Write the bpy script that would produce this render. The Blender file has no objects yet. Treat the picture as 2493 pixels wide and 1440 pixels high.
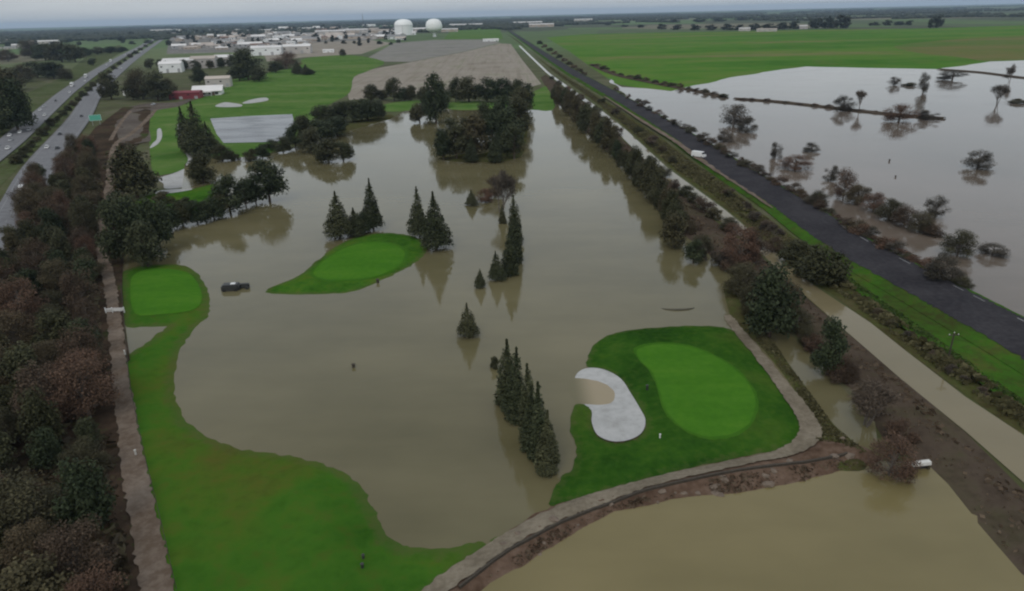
import bpy, bmesh, math, random
import numpy as np
from mathutils import Vector, Matrix
from mathutils.geometry import delaunay_2d_cdt

rnd = random.Random(7)
nrs = np.random.RandomState(11)
R = math.radians
scene = bpy.context.scene
COL = scene.collection

# ------------------------------------------------------------------ camera
CAM_H = 60.0                      # drone height in metres above the ground
FPX, IW, IH = 1684.0, 2493.0, 1440.0
PITCH, ROLL = R(22.12), R(-1.40)
F = Vector((0, math.cos(PITCH), -math.sin(PITCH)))
R0 = Vector((1, 0, 0)); U0 = Vector((0, math.sin(PITCH), math.cos(PITCH)))
RT = R0 * math.cos(ROLL) + U0 * math.sin(ROLL)
UP = -R0 * math.sin(ROLL) + U0 * math.cos(ROLL)
C0 = Vector((0, 0, CAM_H))
cam_d = bpy.data.cameras.new('camera')
cam_d.sensor_width = 36.0
cam_d.lens = 36.0 * FPX / IW
cam_d.clip_start = 0.5
cam_d.clip_end = 90000
cam = bpy.data.objects.new('camera', cam_d)
COL.objects.link(cam)
cam.matrix_world = Matrix(((RT.x, UP.x, -F.x, 0), (RT.y, UP.y, -F.y, 0), (RT.z, UP.z, -F.z, CAM_H), (0, 0, 0, 1)))
scene.camera = cam

# ------------------------------------------------------------------ sky, sun, exposure
SUN_EL, SUN_AZ = R(48), R(200)     # azimuth clockwise from +Y
world = bpy.data.worlds.new('World'); scene.world = world; world.use_nodes = True
wt = world.node_tree; wt.nodes.clear()
def wn(t, **k):
    n = wt.nodes.new(t)
    for a, b in k.items(): setattr(n, a, b)
    return n
wo = wn('ShaderNodeOutputWorld'); wb = wn('ShaderNodeBackground')
sky = wn('ShaderNodeTexSky', sky_type='NISHITA', sun_disc=False, sun_elevation=SUN_EL, sun_rotation=SUN_AZ, air_density=1.2, dust_density=2.5)
skm = wn('ShaderNodeMix', data_type='RGBA', blend_type='MULTIPLY'); skm.inputs['Factor'].default_value = 1
skm.inputs['B'].default_value = (0.10, 0.10, 0.10, 1)
wt.links.new(sky.outputs[0], skm.inputs['A'])
tc = wn('ShaderNodeTexCoord')
sep = wn('ShaderNodeSeparateXYZ'); wt.links.new(tc.outputs['Generated'], sep.inputs[0])
ab = wn('ShaderNodeMath', operation='MAXIMUM'); ab.inputs[1].default_value = 0.0; wt.links.new(sep.outputs['Z'], ab.inputs[0])
zz = wn('ShaderNodeMath', operation='ADD'); zz.inputs[1].default_value = 0.09; wt.links.new(ab.outputs[0], zz.inputs[0])
dx = wn('ShaderNodeMath', operation='DIVIDE'); wt.links.new(sep.outputs['X'], dx.inputs[0]); wt.links.new(zz.outputs[0], dx.inputs[1])
dy = wn('ShaderNodeMath', operation='DIVIDE'); wt.links.new(sep.outputs['Y'], dy.inputs[0]); wt.links.new(zz.outputs[0], dy.inputs[1])
cb = wn('ShaderNodeCombineXYZ'); wt.links.new(dx.outputs[0], cb.inputs[0]); wt.links.new(dy.outputs[0], cb.inputs[1])
cn = wn('ShaderNodeTexNoise'); cn.inputs['Scale'].default_value = 0.42; cn.inputs['Detail'].default_value = 5; cn.inputs['Roughness'].default_value = 0.5
wt.links.new(cb.outputs[0], cn.inputs['Vector'])
cr = wn('ShaderNodeValToRGB')
cr.color_ramp.elements[0].position = 0.36; cr.color_ramp.elements[0].color = (0.63, 0.675, 0.72, 1)
cr.color_ramp.elements[1].position = 0.64; cr.color_ramp.elements[1].color = (0.74, 0.78, 0.81, 1)
wt.links.new(cn.outputs['Fac'], cr.inputs[0])
# overcast: dimmer towards the horizon, like any overcast sky
gr = wn('ShaderNodeMapRange'); gr.inputs['From Min'].default_value = -0.01; gr.inputs['From Max'].default_value = 0.09
gr.inputs['To Min'].default_value = 0.84; gr.inputs['To Max'].default_value = 1.0
wt.links.new(sep.outputs['Z'], gr.inputs['Value'])
cg = wn('ShaderNodeMix', data_type='RGBA', blend_type='MULTIPLY'); cg.inputs['Factor'].default_value = 1
wt.links.new(cr.outputs[0], cg.inputs['A']); wt.links.new(gr.outputs[0], cg.inputs['B'])
mixs = wn('ShaderNodeMix', data_type='RGBA'); mixs.inputs['Factor'].default_value = 0.82
wt.links.new(skm.outputs['Result'], mixs.inputs['A']); wt.links.new(cg.outputs['Result'], mixs.inputs['B'])
wt.links.new(mixs.outputs['Result'], wb.inputs['Color']); wb.inputs['Strength'].default_value = 1.0
wt.links.new(wb.outputs[0], wo.inputs[0])

sd = bpy.data.lights.new('sun', 'SUN'); sd.energy = 0.7; sd.angle = R(18); sd.color = (1.0, 0.96, 0.9)
sun = bpy.data.objects.new('sun', sd); COL.objects.link(sun)
tosun = Vector((math.sin(SUN_AZ) * math.cos(SUN_EL), math.cos(SUN_AZ) * math.cos(SUN_EL), math.sin(SUN_EL)))
sun.rotation_euler = tosun.to_track_quat('Z', 'Y').to_euler()
vs = scene.view_settings
vs.view_transform = 'Standard'; vs.look = 'None'; vs.exposure = 0.0; vs.gamma = 1.0; vs.use_curve_mapping = False
scene.render.engine = 'CYCLES'
cy = scene.cycles
cy.use_denoising = True; cy.max_bounces = 6; cy.diffuse_bounces = 2; cy.glossy_bounces = 3; cy.volume_bounces = 0
cy.transparent_max_bounces = 4; cy.filter_width = 2.2; cy.use_adaptive_sampling = True
try: cy.denoiser = 'OPENIMAGEDENOISE'
except Exception: pass

# ------------------------------------------------------------------ survey: photograph pixel -> ground metres
def G(x, y, z=0.0):
    d = RT * (x - IW / 2) + UP * (IH / 2 - y) + F * FPX
    t = (z - CAM_H) / d.z
    p = C0 + d * t
    return Vector((p.x, p.y, z))
def depth(p): return (p - C0).dot(F)
def mpp(p): return depth(p) / FPX             # metres per photo pixel there
def height_to(p, ytop):
    v = (IH / 2 - ytop) / FPX
    a = (p - C0).dot(UP); b = (p - C0).dot(F)
    return (v * b - a) / (UP.z - v * F.z)

# ------------------------------------------------------------------ materials
MATS = {}
def mat(name): return MATS[name]
def nodes(name):
    m = bpy.data.materials.new(name); m.use_nodes = True
    nt = m.node_tree; b = nt.nodes['Principled BSDF']
    MATS[name] = m
    return m, nt, b
def pos_noise(nt, scale, detail=4, rough=0.55, stretch=None):
    g = nt.nodes.new('ShaderNodeNewGeometry')
    src = g.outputs['Position']
    if stretch:
        mp = nt.nodes.new('ShaderNodeMapping'); mp.inputs['Scale'].default_value = stretch[:3]
        mp.inputs['Rotation'].default_value = (0, 0, stretch[3] if len(stretch) > 3 else 0)
        nt.links.new(src, mp.inputs['Vector']); src = mp.outputs[0]
    n = nt.nodes.new('ShaderNodeTexNoise'); n.inputs['Scale'].default_value = scale
    n.inputs['Detail'].default_value = detail; n.inputs['Roughness'].default_value = rough
    nt.links.new(src, n.inputs['Vector'])
    return n
def ramp(nt, src, stops):
    r = nt.nodes.new('ShaderNodeValToRGB'); e = r.color_ramp.elements
    while len(e) < len(stops): e.new(0.5)
    for k, (p, c) in enumerate(stops):
        e[k].position = p; e[k].color = (*c, 1)
    nt.links.new(src, r.inputs[0]); return r
def mixc(nt, fac, a, b, mode='MIX'):
    m = nt.nodes.new('ShaderNodeMix'); m.data_type = 'RGBA'; m.blend_type = mode
    if hasattr(fac, 'links'): nt.links.new(fac, m.inputs['Factor'])
    else: m.inputs['Factor'].default_value = fac
    for s, k in ((a, 'A'), (b, 'B')):
        if hasattr(s, 'links'): nt.links.new(s, m.inputs[k])
        else: m.inputs[k].default_value = (*s, 1)
    return m.outputs['Result']
def bump(nt, b, src, strength, dist):
    n = nt.nodes.new('ShaderNodeBump'); n.inputs['Strength'].default_value = strength; n.inputs['Distance'].default_value = dist
    nt.links.new(src, n.inputs['Height']); nt.links.new(n.outputs[0], b.inputs['Normal'])
def earth(name, stops, s1=0.08, s2=0.9, rough=0.95, blend=0.5, stops2=None, bmp=0.5, bd=0.15, stretch=None, spec=0.0, silt=False):
    """two octaves of patchy colour plus fine relief"""
    m, nt, b = nodes(name)
    n1 = pos_noise(nt, s1, 5, 0.6, stretch); n2 = pos_noise(nt, s2, 6, 0.65)
    sq = lambda st: [(0.5 + (p - 0.5) * 0.44, c_) for p, c_ in st]
    a = ramp(nt, n1.outputs['Fac'], sq(stops)); c = ramp(nt, n2.outputs['Fac'], sq(stops2 or stops))
    col = mixc(nt, blend, a.outputs[0], c.outputs[0])
    if silt:                                  # silt left on the grass just above the water line
        gp = nt.nodes.new('ShaderNodeNewGeometry'); sz = nt.nodes.new('ShaderNodeSeparateXYZ'); nt.links.new(gp.outputs['Position'], sz.inputs[0])
        ad = nt.nodes.new('ShaderNodeMath'); ad.operation = 'MULTIPLY_ADD'; nt.links.new(n2.outputs['Fac'], ad.inputs[0]); ad.inputs[1].default_value = -0.35; nt.links.new(sz.outputs['Z'], ad.inputs[2])
        mr_ = nt.nodes.new('ShaderNodeMapRange'); mr_.inputs['From Min'].default_value = -0.03; mr_.inputs['From Max'].default_value = 0.08
        mr_.inputs['To Min'].default_value = 0.45; mr_.inputs['To Max'].default_value = 0.0; nt.links.new(ad.outputs[0], mr_.inputs['Value'])
        col = mixc(nt, mr_.outputs[0], col, (0.085, 0.082, 0.035))
    nt.links.new(col, b.inputs['Base Color'])
    b.inputs['Roughness'].default_value = rough; b.inputs['Specular IOR Level'].default_value = spec
    bump(nt, b, n2.outputs['Fac'], bmp, bd)
    return m
def plain(name, col, rough=0.7, var=0.25, scale=1.5, metal=0.0):
    m, nt, b = nodes(name)
    n = pos_noise(nt, scale, 5)
    lo = tuple(c * (1 - var) for c in col); hi = tuple(min(1, c * (1 + var)) for c in col)
    r = ramp(nt, n.outputs['Fac'], [(0.3, lo), (0.7, hi)])
    nt.links.new(r.outputs[0], b.inputs['Base Color'])
    b.inputs['Roughness'].default_value = rough; b.inputs['Metallic'].default_value = metal
    return m

earth('lawn', [(0.18, (0.022, 0.066, 0.008)), (0.38, (0.034, 0.102, 0.011)), (0.56, (0.050, 0.132, 0.014)), (0.78, (0.082, 0.130, 0.018))], 0.07, 0.7, blend=0.38, silt=True)
earth('lawn_near', [(0.12, (0.022, 0.066, 0.008)), (0.32, (0.033, 0.098, 0.011)), (0.50, (0.047, 0.124, 0.014)), (0.64, (0.066, 0.118, 0.015)), (0.84, (0.096, 0.088, 0.020))], 0.030, 0.45, blend=0.30, silt=True)
earth('rough', [(0.15, (0.014, 0.046, 0.007)), (0.38, (0.024, 0.072, 0.009)), (0.58, (0.036, 0.096, 0.011)), (0.8, (0.062, 0.108, 0.017))], 0.06, 0.7, blend=0.36, silt=True)
earth('putting_green', [(0.2, (0.045, 0.140, 0.013)), (0.5, (0.056, 0.162, 0.015)), (0.8, (0.074, 0.178, 0.019))], 0.09, 0.8, blend=0.4, bmp=0.1, bd=0.03, stretch=(0.5, 2.2, 1, 0.6))
earth('far_lawn', [(0.12, (0.052, 0.115, 0.024)), (0.36, (0.070, 0.145, 0.030)), (0.58, (0.098, 0.170, 0.042)), (0.82, (0.150, 0.188, 0.072))], 0.016, 0.10, blend=0.42, stretch=(0.6, 1.8, 1, 0.2))
earth('crop_field', [(0.2, (0.048, 0.130, 0.018)), (0.42, (0.074, 0.172, 0.026)), (0.58, (0.100, 0.180, 0.034)), (0.74, (0.140, 0.165, 0.05)), (0.9, (0.19, 0.165, 0.085))], 0.0028, 0.02, blend=0.35, stretch=(0.5, 2.4, 1, 0.15), bmp=0.2)
earth('stubble', [(0.1, (0.085, 0.150, 0.035)), (0.4, (0.110, 0.150, 0.042)), (0.6, (0.145, 0.140, 0.052)), (0.85, (0.175, 0.150, 0.075))], 0.003, 0.02, blend=0.35, stretch=(0.5, 2.4, 1, 0.15))
earth('verge', [(0.3, (0.045, 0.055, 0.016)), (0.45, (0.040, 0.090, 0.014)), (0.62, (0.045, 0.120, 0.014)), (0.8, (0.080, 0.085, 0.024))], 0.05, 0.5, blend=0.45)
earth('grey_dirt', [(0.15, (0.075, 0.060, 0.050)), (0.5, (0.115, 0.097, 0.084)), (0.75, (0.150, 0.130, 0.110)), (0.92, (0.085, 0.095, 0.045))], 0.04, 0.4, blend=0.5)
earth('dull_grass', [(0.3, (0.060, 0.072, 0.030)), (0.5, (0.080, 0.105, 0.042)), (0.7, (0.105, 0.105, 0.062))], 0.03, 0.3)
earth('dry_bank', [(0.25, (0.050, 0.042, 0.020)), (0.45, (0.072, 0.066, 0.028)), (0.6, (0.062, 0.078, 0.022)), (0.78, (0.105, 0.085, 0.045))], 0.09, 0.8, blend=0.5)
earth('levee_soil', [(0.15, (0.038, 0.029, 0.020)), (0.40, (0.066, 0.050, 0.037)), (0.6, (0.088, 0.067, 0.050)), (0.85, (0.068, 0.064, 0.034))], 0.06, 0.6, blend=0.45)
earth('dirt', [(0.15, (0.070, 0.044, 0.030)), (0.45, (0.112, 0.073, 0.051)), (0.75, (0.155, 0.108, 0.080))], 0.10, 0.8, blend=0.5)
earth('thicket_floor', [(0.25, (0.030, 0.024, 0.017)), (0.5, (0.058, 0.040, 0.028)), (0.68, (0.075, 0.052, 0.036)), (0.85, (0.035, 0.075, 0.014))], 0.05, 0.7, blend=0.4)
earth('track', [(0.25, (0.115, 0.085, 0.062)), (0.5, (0.160, 0.125, 0.098)), (0.75, (0.215, 0.175, 0.140))], 0.12, 0.9, blend=0.5, bmp=0.3)
earth('cart_path', [(0.3, (0.150, 0.125, 0.092)), (0.5, (0.190, 0.162, 0.120)), (0.7, (0.240, 0.205, 0.155))], 0.2, 1.5, blend=0.5, bmp=0.25)
earth('sand', [(0.15, (0.32, 0.315, 0.30)), (0.5, (0.41, 0.41, 0.40)), (0.85, (0.47, 0.465, 0.455))], 0.18, 1.1, blend=0.5, bmp=0.3, bd=0.06)
earth('bare_field', [(0.1, (0.19, 0.165, 0.125)), (0.35, (0.25, 0.22, 0.18)), (0.6, (0.31, 0.275, 0.235)), (0.85, (0.20, 0.20, 0.13))], 0.05, 0.02, blend=0.5, stretch=(3.0, 0.10, 1, -0.12))
earth('gravel_lot', [(0.1, (0.14, 0.15, 0.11)), (0.35, (0.21, 0.20, 0.185)), (0.6, (0.26, 0.245, 0.22)), (0.85, (0.16, 0.17, 0.12))], 0.008, 0.03, blend=0.5, stretch=(0.6, 2.2, 1, 0.2))
earth('town_floor', [(0.3, (0.15, 0.15, 0.145)), (0.5, (0.24, 0.225, 0.21)), (0.62, (0.08, 0.085, 0.06)), (0.75, (0.34, 0.32, 0.30))], 0.012, 0.05, blend=0.5)
earth('asphalt', [(0.25, (0.024, 0.0225, 0.026)), (0.5, (0.036, 0.034, 0.038)), (0.75, (0.052, 0.049, 0.053))], 0.08, 0.9, rough=0.9, blend=0.5, bmp=0.5, bd=0.08, spec=0.05, stretch=(1, 1, 1))
earth('concrete_road', [(0.2, (0.145, 0.145, 0.152)), (0.5, (0.175, 0.175, 0.183)), (0.8, (0.215, 0.215, 0.222))], 0.1, 0.5, rough=0.8, blend=0.5, bmp=0.1, bd=0.03, spec=0.08, stretch=(0.4, 3, 1, 0.5))
plain('white_paint', (0.72, 0.72, 0.70), 0.6, 0.12)
plain('worn_paint', (0.20, 0.20, 0.20), 0.7, 0.3, 1.2)
plain('white_metal', (0.80, 0.81, 0.80), 0.45, 0.06, 0.2)
plain('tank_white', (0.86, 0.87, 0.85), 0.5, 0.05, 0.03)
plain('pale_wall', (0.46, 0.43, 0.40), 0.8, 0.15, 0.05)
plain('grey_wall', (0.36, 0.36, 0.36), 0.8, 0.15, 0.05)
plain('tan_wall', (0.42, 0.35, 0.28), 0.8, 0.15, 0.05)
plain('white_roof', (0.70, 0.68, 0.66), 0.7, 0.15, 0.03)
plain('grey_roof', (0.24, 0.235, 0.23), 0.8, 0.2, 0.03)
plain('tan_roof', (0.45, 0.39, 0.34), 0.8, 0.2, 0.03)
plain('brown_roof', (0.17, 0.11, 0.085), 0.8, 0.2, 0.03)
plain('red_roof', (0.20, 0.035, 0.045), 0.7, 0.2, 0.2)
plain('dark_metal', (0.035, 0.036, 0.034), 0.5, 0.2, 2)
plain('dark_wood', (0.050, 0.040, 0.028), 0.85, 0.3, 3)
plain('bark', (0.075, 0.055, 0.040), 0.95, 0.35, 2.5)
plain('grey_bark', (0.135, 0.115, 0.098), 0.95, 0.3, 2.5)
plain('rock', (0.155, 0.118, 0.088), 0.9, 0.3, 2.0)
plain('mud', (0.060, 0.052, 0.030), 0.6, 0.3, 0.6)
plain('pale_concrete', (0.62, 0.61, 0.57), 0.8, 0.15, 1.2)
plain('sign_green', (0.11, 0.44, 0.32), 0.5, 0.08, 1)
plain('tyre', (0.015, 0.015, 0.016), 0.85, 0.2, 4)
plain('galvanised', (0.42, 0.43, 0.44), 0.45, 0.1, 2, 0.5)
for nm, c in (('car_white', (0.80, 0.80, 0.79)), ('car_silver', (0.42, 0.43, 0.44)), ('car_black', (0.02, 0.02, 0.022)), ('car_red', (0.28, 0.02, 0.02)), ('car_blue', (0.03, 0.06, 0.16))):
    m, nt, b = nodes(nm); b.inputs['Base Color'].default_value = (*c, 1); b.inputs['Roughness'].default_value = 0.3
    n = pos_noise(nt, 3); bump(nt, b, n.outputs['Fac'], 0.03, 0.01)
    b.inputs['Coat Weight'].default_value = 0.5
m, nt, b = nodes('glass'); b.inputs['Base Color'].default_value = (0.02, 0.025, 0.03, 1); b.inputs['Roughness'].default_value = 0.08
n = pos_noise(nt, 2); bump(nt, b, n.outputs['Fac'], 0.02, 0.01)

def water(name, col, var=0.16, rough=0.05, s=0.012, wav=0.02, grad=None):
    m, nt, b = nodes(name)
    n = pos_noise(nt, s, 5, 0.6); n2 = pos_noise(nt, s * 5, 5, 0.6, (0.5, 1.6, 1, 0.5))
    lo = tuple(c * (1 - var) for c in col); hi = (col[0] * (1 + var), col[1] * (1 + var * .9), col[2] * (1 + var * 1.4))
    r = ramp(nt, n.outputs['Fac'], [(0.38, lo), (0.62, hi)]); r2 = ramp(nt, n2.outputs['Fac'], [(0.36, lo), (0.64, hi)])
    c_ = mixc(nt, 0.35, r.outputs[0], r2.outputs[0])
    if grad:                                   # sand stirred up where the bunker floods
        g_ = nt.nodes.new('ShaderNodeNewGeometry'); s_ = nt.nodes.new('ShaderNodeSeparateXYZ'); nt.links.new(g_.outputs['Position'], s_.inputs[0])
        q_ = nt.nodes.new('ShaderNodeMapRange'); q_.interpolation_type = 'SMOOTHSTEP'; q_.inputs['From Min'].default_value = grad[0]; q_.inputs['From Max'].default_value = grad[1]
        nt.links.new(s_.outputs['X'], q_.inputs['Value']); c_ = mixc(nt, q_.outputs[0], c_, grad[2])
    nt.links.new(c_, b.inputs['Base Color'])
    wp = nt.nodes.new('ShaderNodeMapRange'); wp.inputs['From Min'].default_value = 0.4; wp.inputs['From Max'].default_value = 0.65
    wp.inputs['To Min'].default_value = rough * .5; wp.inputs['To Max'].default_value = rough * 2.4
    nt.links.new(n2.outputs['Fac'], wp.inputs['Value']); nt.links.new(wp.outputs[0], b.inputs['Roughness'])
    b.inputs['IOR'].default_value = 1.333
    w = pos_noise(nt, 0.9, 3, 0.5)
    bump(nt, b, w.outputs['Fac'], 0.35, wav)
    return m
water('flood_water', (0.134, 0.119, 0.058), 0.22)
water('bunker_water', (0.134, 0.119, 0.058), 0.1, grad=(G(1394, 950).x, G(1455, 960).x, (0.30, 0.245, 0.155)))
water('canal_water', (0.195, 0.163, 0.090), 0.12)
water('pond_water', (0.180, 0.150, 0.064), 0.18)
water('lake_water', (0.135, 0.108, 0.080))
water('pool_water', (0.06, 0.06, 0.065), rough=0.12)

def leaf(name, dark, mid, light, warm=None):
    m, nt, b = nodes(name)
    at = nt.nodes.new('ShaderNodeAttribute'); at.attribute_name = 'tint'
    oi = nt.nodes.new('ShaderNodeObjectInfo')
    r = ramp(nt, at.outputs['Fac'], [(0.0, dark), (0.55, mid), (1.0, light)])
    col = r.outputs[0]
    if warm:
        mr = nt.nodes.new('ShaderNodeMapRange'); mr.inputs['From Min'].default_value = 0.35; mr.inputs['From Max'].default_value = 1.0
        mr.inputs['To Max'].default_value = 0.85
        nt.links.new(oi.outputs['Random'], mr.inputs['Value'])
        r2 = ramp(nt, at.outputs['Fac'], [(0.0, tuple(c * 0.5 for c in warm)), (0.6, warm), (1.0, tuple(c * 1.5 for c in warm))])
        col = mixc(nt, mr.outputs[0], col, r2.outputs[0])
    hv = nt.nodes.new('ShaderNodeHueSaturation')
    mv = nt.nodes.new('ShaderNodeMapRange'); mv.inputs['To Min'].default_value = 0.75; mv.inputs['To Max'].default_value = 1.25
    nt.links.new(oi.outputs['Random'], mv.inputs['Value']); nt.links.new(mv.outputs[0], hv.inputs['Value'])
    nt.links.new(col, hv.inputs['Color']); nt.links.new(hv.outputs[0], b.inputs['Base Color'])
    b.inputs['Roughness'].default_value = 0.75; b.inputs['Specular IOR Level'].default_value = 0.2
    return m
leaf('leaf_conifer', (0.022, 0.030, 0.014), (0.047, 0.057, 0.026), (0.088, 0.096, 0.046), (0.060, 0.058, 0.028))
leaf('leaf_evergreen', (0.022, 0.032, 0.015), (0.040, 0.054, 0.024), (0.066, 0.080, 0.036), (0.060, 0.055, 0.028))
leaf('leaf_olive', (0.024, 0.026, 0.012), (0.050, 0.052, 0.022), (0.090, 0.090, 0.042), (0.062, 0.050, 0.026))
leaf('leaf_thicket', (0.030, 0.029, 0.014), (0.062, 0.057, 0.028), (0.100, 0.092, 0.048), (0.080, 0.054, 0.033))
leaf('leaf_brown', (0.038, 0.026, 0.016), (0.082, 0.056, 0.036), (0.125, 0.090, 0.060), (0.105, 0.058, 0.038))
leaf('leaf_drowned', (0.030, 0.027, 0.020), (0.064, 0.056, 0.040), (0.105, 0.092, 0.066), (0.066, 0.052, 0.038))
leaf('twig_grey', (0.040, 0.033, 0.025), (0.085, 0.070, 0.054), (0.135, 0.115, 0.092), (0.092, 0.066, 0.046))
leaf('leaf_far', (0.014, 0.020, 0.010), (0.026, 0.034, 0.016), (0.042, 0.052, 0.024), (0.036, 0.036, 0.022))

# far ground: a quilt of fields, orchards and bare earth
m, nt, b = nodes('ground')
g = nt.nodes.new('ShaderNodeNewGeometry')
mp = nt.nodes.new('ShaderNodeMapping'); mp.inputs['Scale'].default_value = (1, 0.55, 1); mp.inputs['Rotation'].default_value = (0, 0, 0.25)
nt.links.new(g.outputs['Position'], mp.inputs['Vector'])
v = nt.nodes.new('ShaderNodeTexVoronoi'); v.inputs['Scale'].default_value = 0.0018; v.feature = 'F1'; v.distance = 'CHEBYCHEV'
nt.links.new(mp.outputs[0], v.inputs['Vector'])
sc_ = nt.nodes.new('ShaderNodeSeparateColor'); nt.links.new(v.outputs['Color'], sc_.inputs[0])
fr = ramp(nt, sc_.outputs['Red'], [(0.0, (0.040, 0.055, 0.028)), (0.22, (0.06, 0.10, 0.035)), (0.38, (0.08, 0.16, 0.04)), (0.58, (0.12, 0.17, 0.06)), (0.72, (0.18, 0.16, 0.11)), (0.80, (0.07, 0.13, 0.035)), (1.0, (0.09, 0.15, 0.045))])
for e in fr.color_ramp.elements: pass
fr.color_ramp.interpolation = 'CONSTANT'
n1 = pos_noise(nt, 0.012, 6, 0.6)
fv = mixc(nt, 0.35, fr.outputs[0], ramp(nt, n1.outputs['Fac'], [(0.3, (0.05, 0.055, 0.03)), (0.7, (0.16, 0.17, 0.10))]).outputs[0])
n2 = pos_noise(nt, 0.03, 6, 0.6)
nearc = ramp(nt, n2.outputs['Fac'], [(0.3, (0.060, 0.055, 0.028)), (0.5, (0.075, 0.085, 0.032)), (0.65, (0.115, 0.105, 0.065)), (0.8, (0.06, 0.10, 0.025))])
sx = nt.nodes.new('ShaderNodeSeparateXYZ'); nt.links.new(g.outputs['Position'], sx.inputs[0])
mr = nt.nodes.new('ShaderNodeMapRange'); mr.inputs['From Min'].default_value = 900; mr.inputs['From Max'].default_value = 1500
nt.links.new(sx.outputs['Y'], mr.inputs['Value'])
nt.links.new(mixc(nt, mr.outputs[0], nearc.outputs[0], fv), b.inputs['Base Color'])
b.inputs['Roughness'].default_value = 0.95; b.inputs['Specular IOR Level'].default_value = 0.1

# ------------------------------------------------------------------ object helpers
def tag(o, label=None, cat=None, group=None, kind=None):
    if label: o['label'] = label
    if cat: o['category'] = cat
    if group: o['group'] = group
    if kind: o['kind'] = kind
    return o
def link(name, me, material=None, parent=None):
    if material is not None and not me.materials: me.materials.append(mat(material) if isinstance(material, str) else material)
    o = bpy.data.objects.new(name, me); COL.objects.link(o)
    if parent is not None: o.parent = parent
    return o
def empty(name, loc, rz=0.0):
    o = bpy.data.objects.new(name, None); COL.objects.link(o)
    o.location = loc; o.rotation_euler = (0, 0, rz); o.empty_display_size = 0.5
    return o
def copy_tree(o, parent=None):
    c = o.copy(); COL.objects.link(c); c.parent = parent
    for ch in o.children: copy_tree(ch, c)
    return c
class MB:
    def __init__(s): s.v = []; s.f = []
    def add(s, vs_, fs_):
        n = len(s.v); s.v += [tuple(p) for p in vs_]; s.f += [tuple(i + n for i in q) for q in fs_]; return s
    def box(s, x0, x1, y0, y1, z0, z1, tx=0.0, ty=0.0):
        """box whose top is drawn in by tx, ty on each side"""
        return s.add([(x0, y0, z0), (x1, y0, z0), (x1, y1, z0), (x0, y1, z0), (x0 + tx, y0 + ty, z1), (x1 - tx, y0 + ty, z1), (x1 - tx, y1 - ty, z1), (x0 + tx, y1 - ty, z1)],
                     [(3, 2, 1, 0), (4, 5, 6, 7), (0, 1, 5, 4), (1, 2, 6, 5), (2, 3, 7, 6), (3, 0, 4, 7)])
    def tube(s, a, b, ra, rb, n=6, cap=True):
        a = Vector(a); b = Vector(b); d = (b - a)
        if d.length < 1e-6: return s
        d.normalize(); q = d.to_track_quat('Z', 'Y'); x = q @ Vector((1, 0, 0)); y = q @ Vector((0, 1, 0))
        vs_ = []; fs_ = []
        for k in range(n):
            t = 2 * math.pi * k / n; w = x * math.cos(t) + y * math.sin(t)
            vs_ += [a + w * ra, b + w * rb]
        for k in range(n):
            j = (k + 1) % n; fs_.append((2 * k, 2 * j, 2 * j + 1, 2 * k + 1))
        if cap: fs_.append(tuple(2 * k + 1 for k in range(n))); fs_.append(tuple(2 * k for k in reversed(range(n))))
        return s.add(vs_, fs_)
    def lathe(s, prof, n=24, c=(0, 0, 0)):
        vs_ = []; fs_ = []
        for r, z in prof:
            for k in range(n):
                t = 2 * math.pi * k / n; vs_.append((c[0] + r * math.cos(t), c[1] + r * math.sin(t), c[2] + z))
        for i in range(len(prof) - 1):
            for k in range(n):
                j = (k + 1) % n; fs_.append((i * n + k, i * n + j, (i + 1) * n + j, (i + 1) * n + k))
        return s.add(vs_, fs_)
    def mesh(s, name, smooth=False):
        me = bpy.data.meshes.new(name); me.from_pydata(s.v, [], s.f); me.update()
        if smooth: me.polygons.foreach_set('use_smooth', [True] * len(me.polygons))
        return me
    def build(s, name, material, parent=None, smooth=False): return link(name, s.mesh(name, smooth), material, parent)

# ------------------------------------------------------------------ ground patches
def spline(pts, closed=True, sub=5):
    n = len(pts); out = []
    rng = range(n) if closed else range(n - 1)
    for i in rng:
        if closed: p0, p1, p2, p3 = pts[i - 1], pts[i], pts[(i + 1) % n], pts[(i + 2) % n]
        else: p0, p1, p2, p3 = pts[max(i - 1, 0)], pts[i], pts[i + 1], pts[min(i + 2, n - 1)]
        for k in range(sub):
            t = k / sub
            out.append(0.5 * ((2 * p1) + (p2 - p0) * t + (2 * p0 - 5 * p1 + 4 * p2 - p3) * t * t + (3 * p1 - p0 - 3 * p2 + p3) * t ** 3))
    if not closed: out.append(pts[-1].copy())
    return out
def inside(P, poly):
    x, y = P[:, 0], P[:, 1]; r = np.zeros(len(P), bool); n = len(poly)
    for i in range(n):
        x1, y1 = poly[i]; x2, y2 = poly[(i + 1) % n]
        if y1 == y2: continue
        c = ((y1 > y) != (y2 > y)) & (x < (x2 - x1) * (y - y1) / (y2 - y1) + x1)
        r ^= c
    return r
def edge_dist(P, poly):
    d = np.full(len(P), 1e9); n = len(poly)
    for i in range(n):
        a = poly[i]; b_ = poly[(i + 1) % n]; ab_ = b_ - a; L = (ab_ ** 2).sum() + 1e-12
        t = np.clip(((P - a) @ ab_) / L, 0, 1); q = a + t[:, None] * ab_
        d = np.minimum(d, np.hypot(P[:, 0] - q[:, 0], P[:, 1] - q[:, 1]))
    return d
def wob(P, s):
    x, y = P[:, 0] * s, P[:, 1] * s
    return (np.sin(x * 1.0 + 1.3) * np.cos(y * 1.27 + .4) + .6 * np.sin(x * 2.3 + y * 1.1) + .35 * np.cos(x * 4.1 - y * 3.3 + 2)) / 1.95
PATCHES = []
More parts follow.
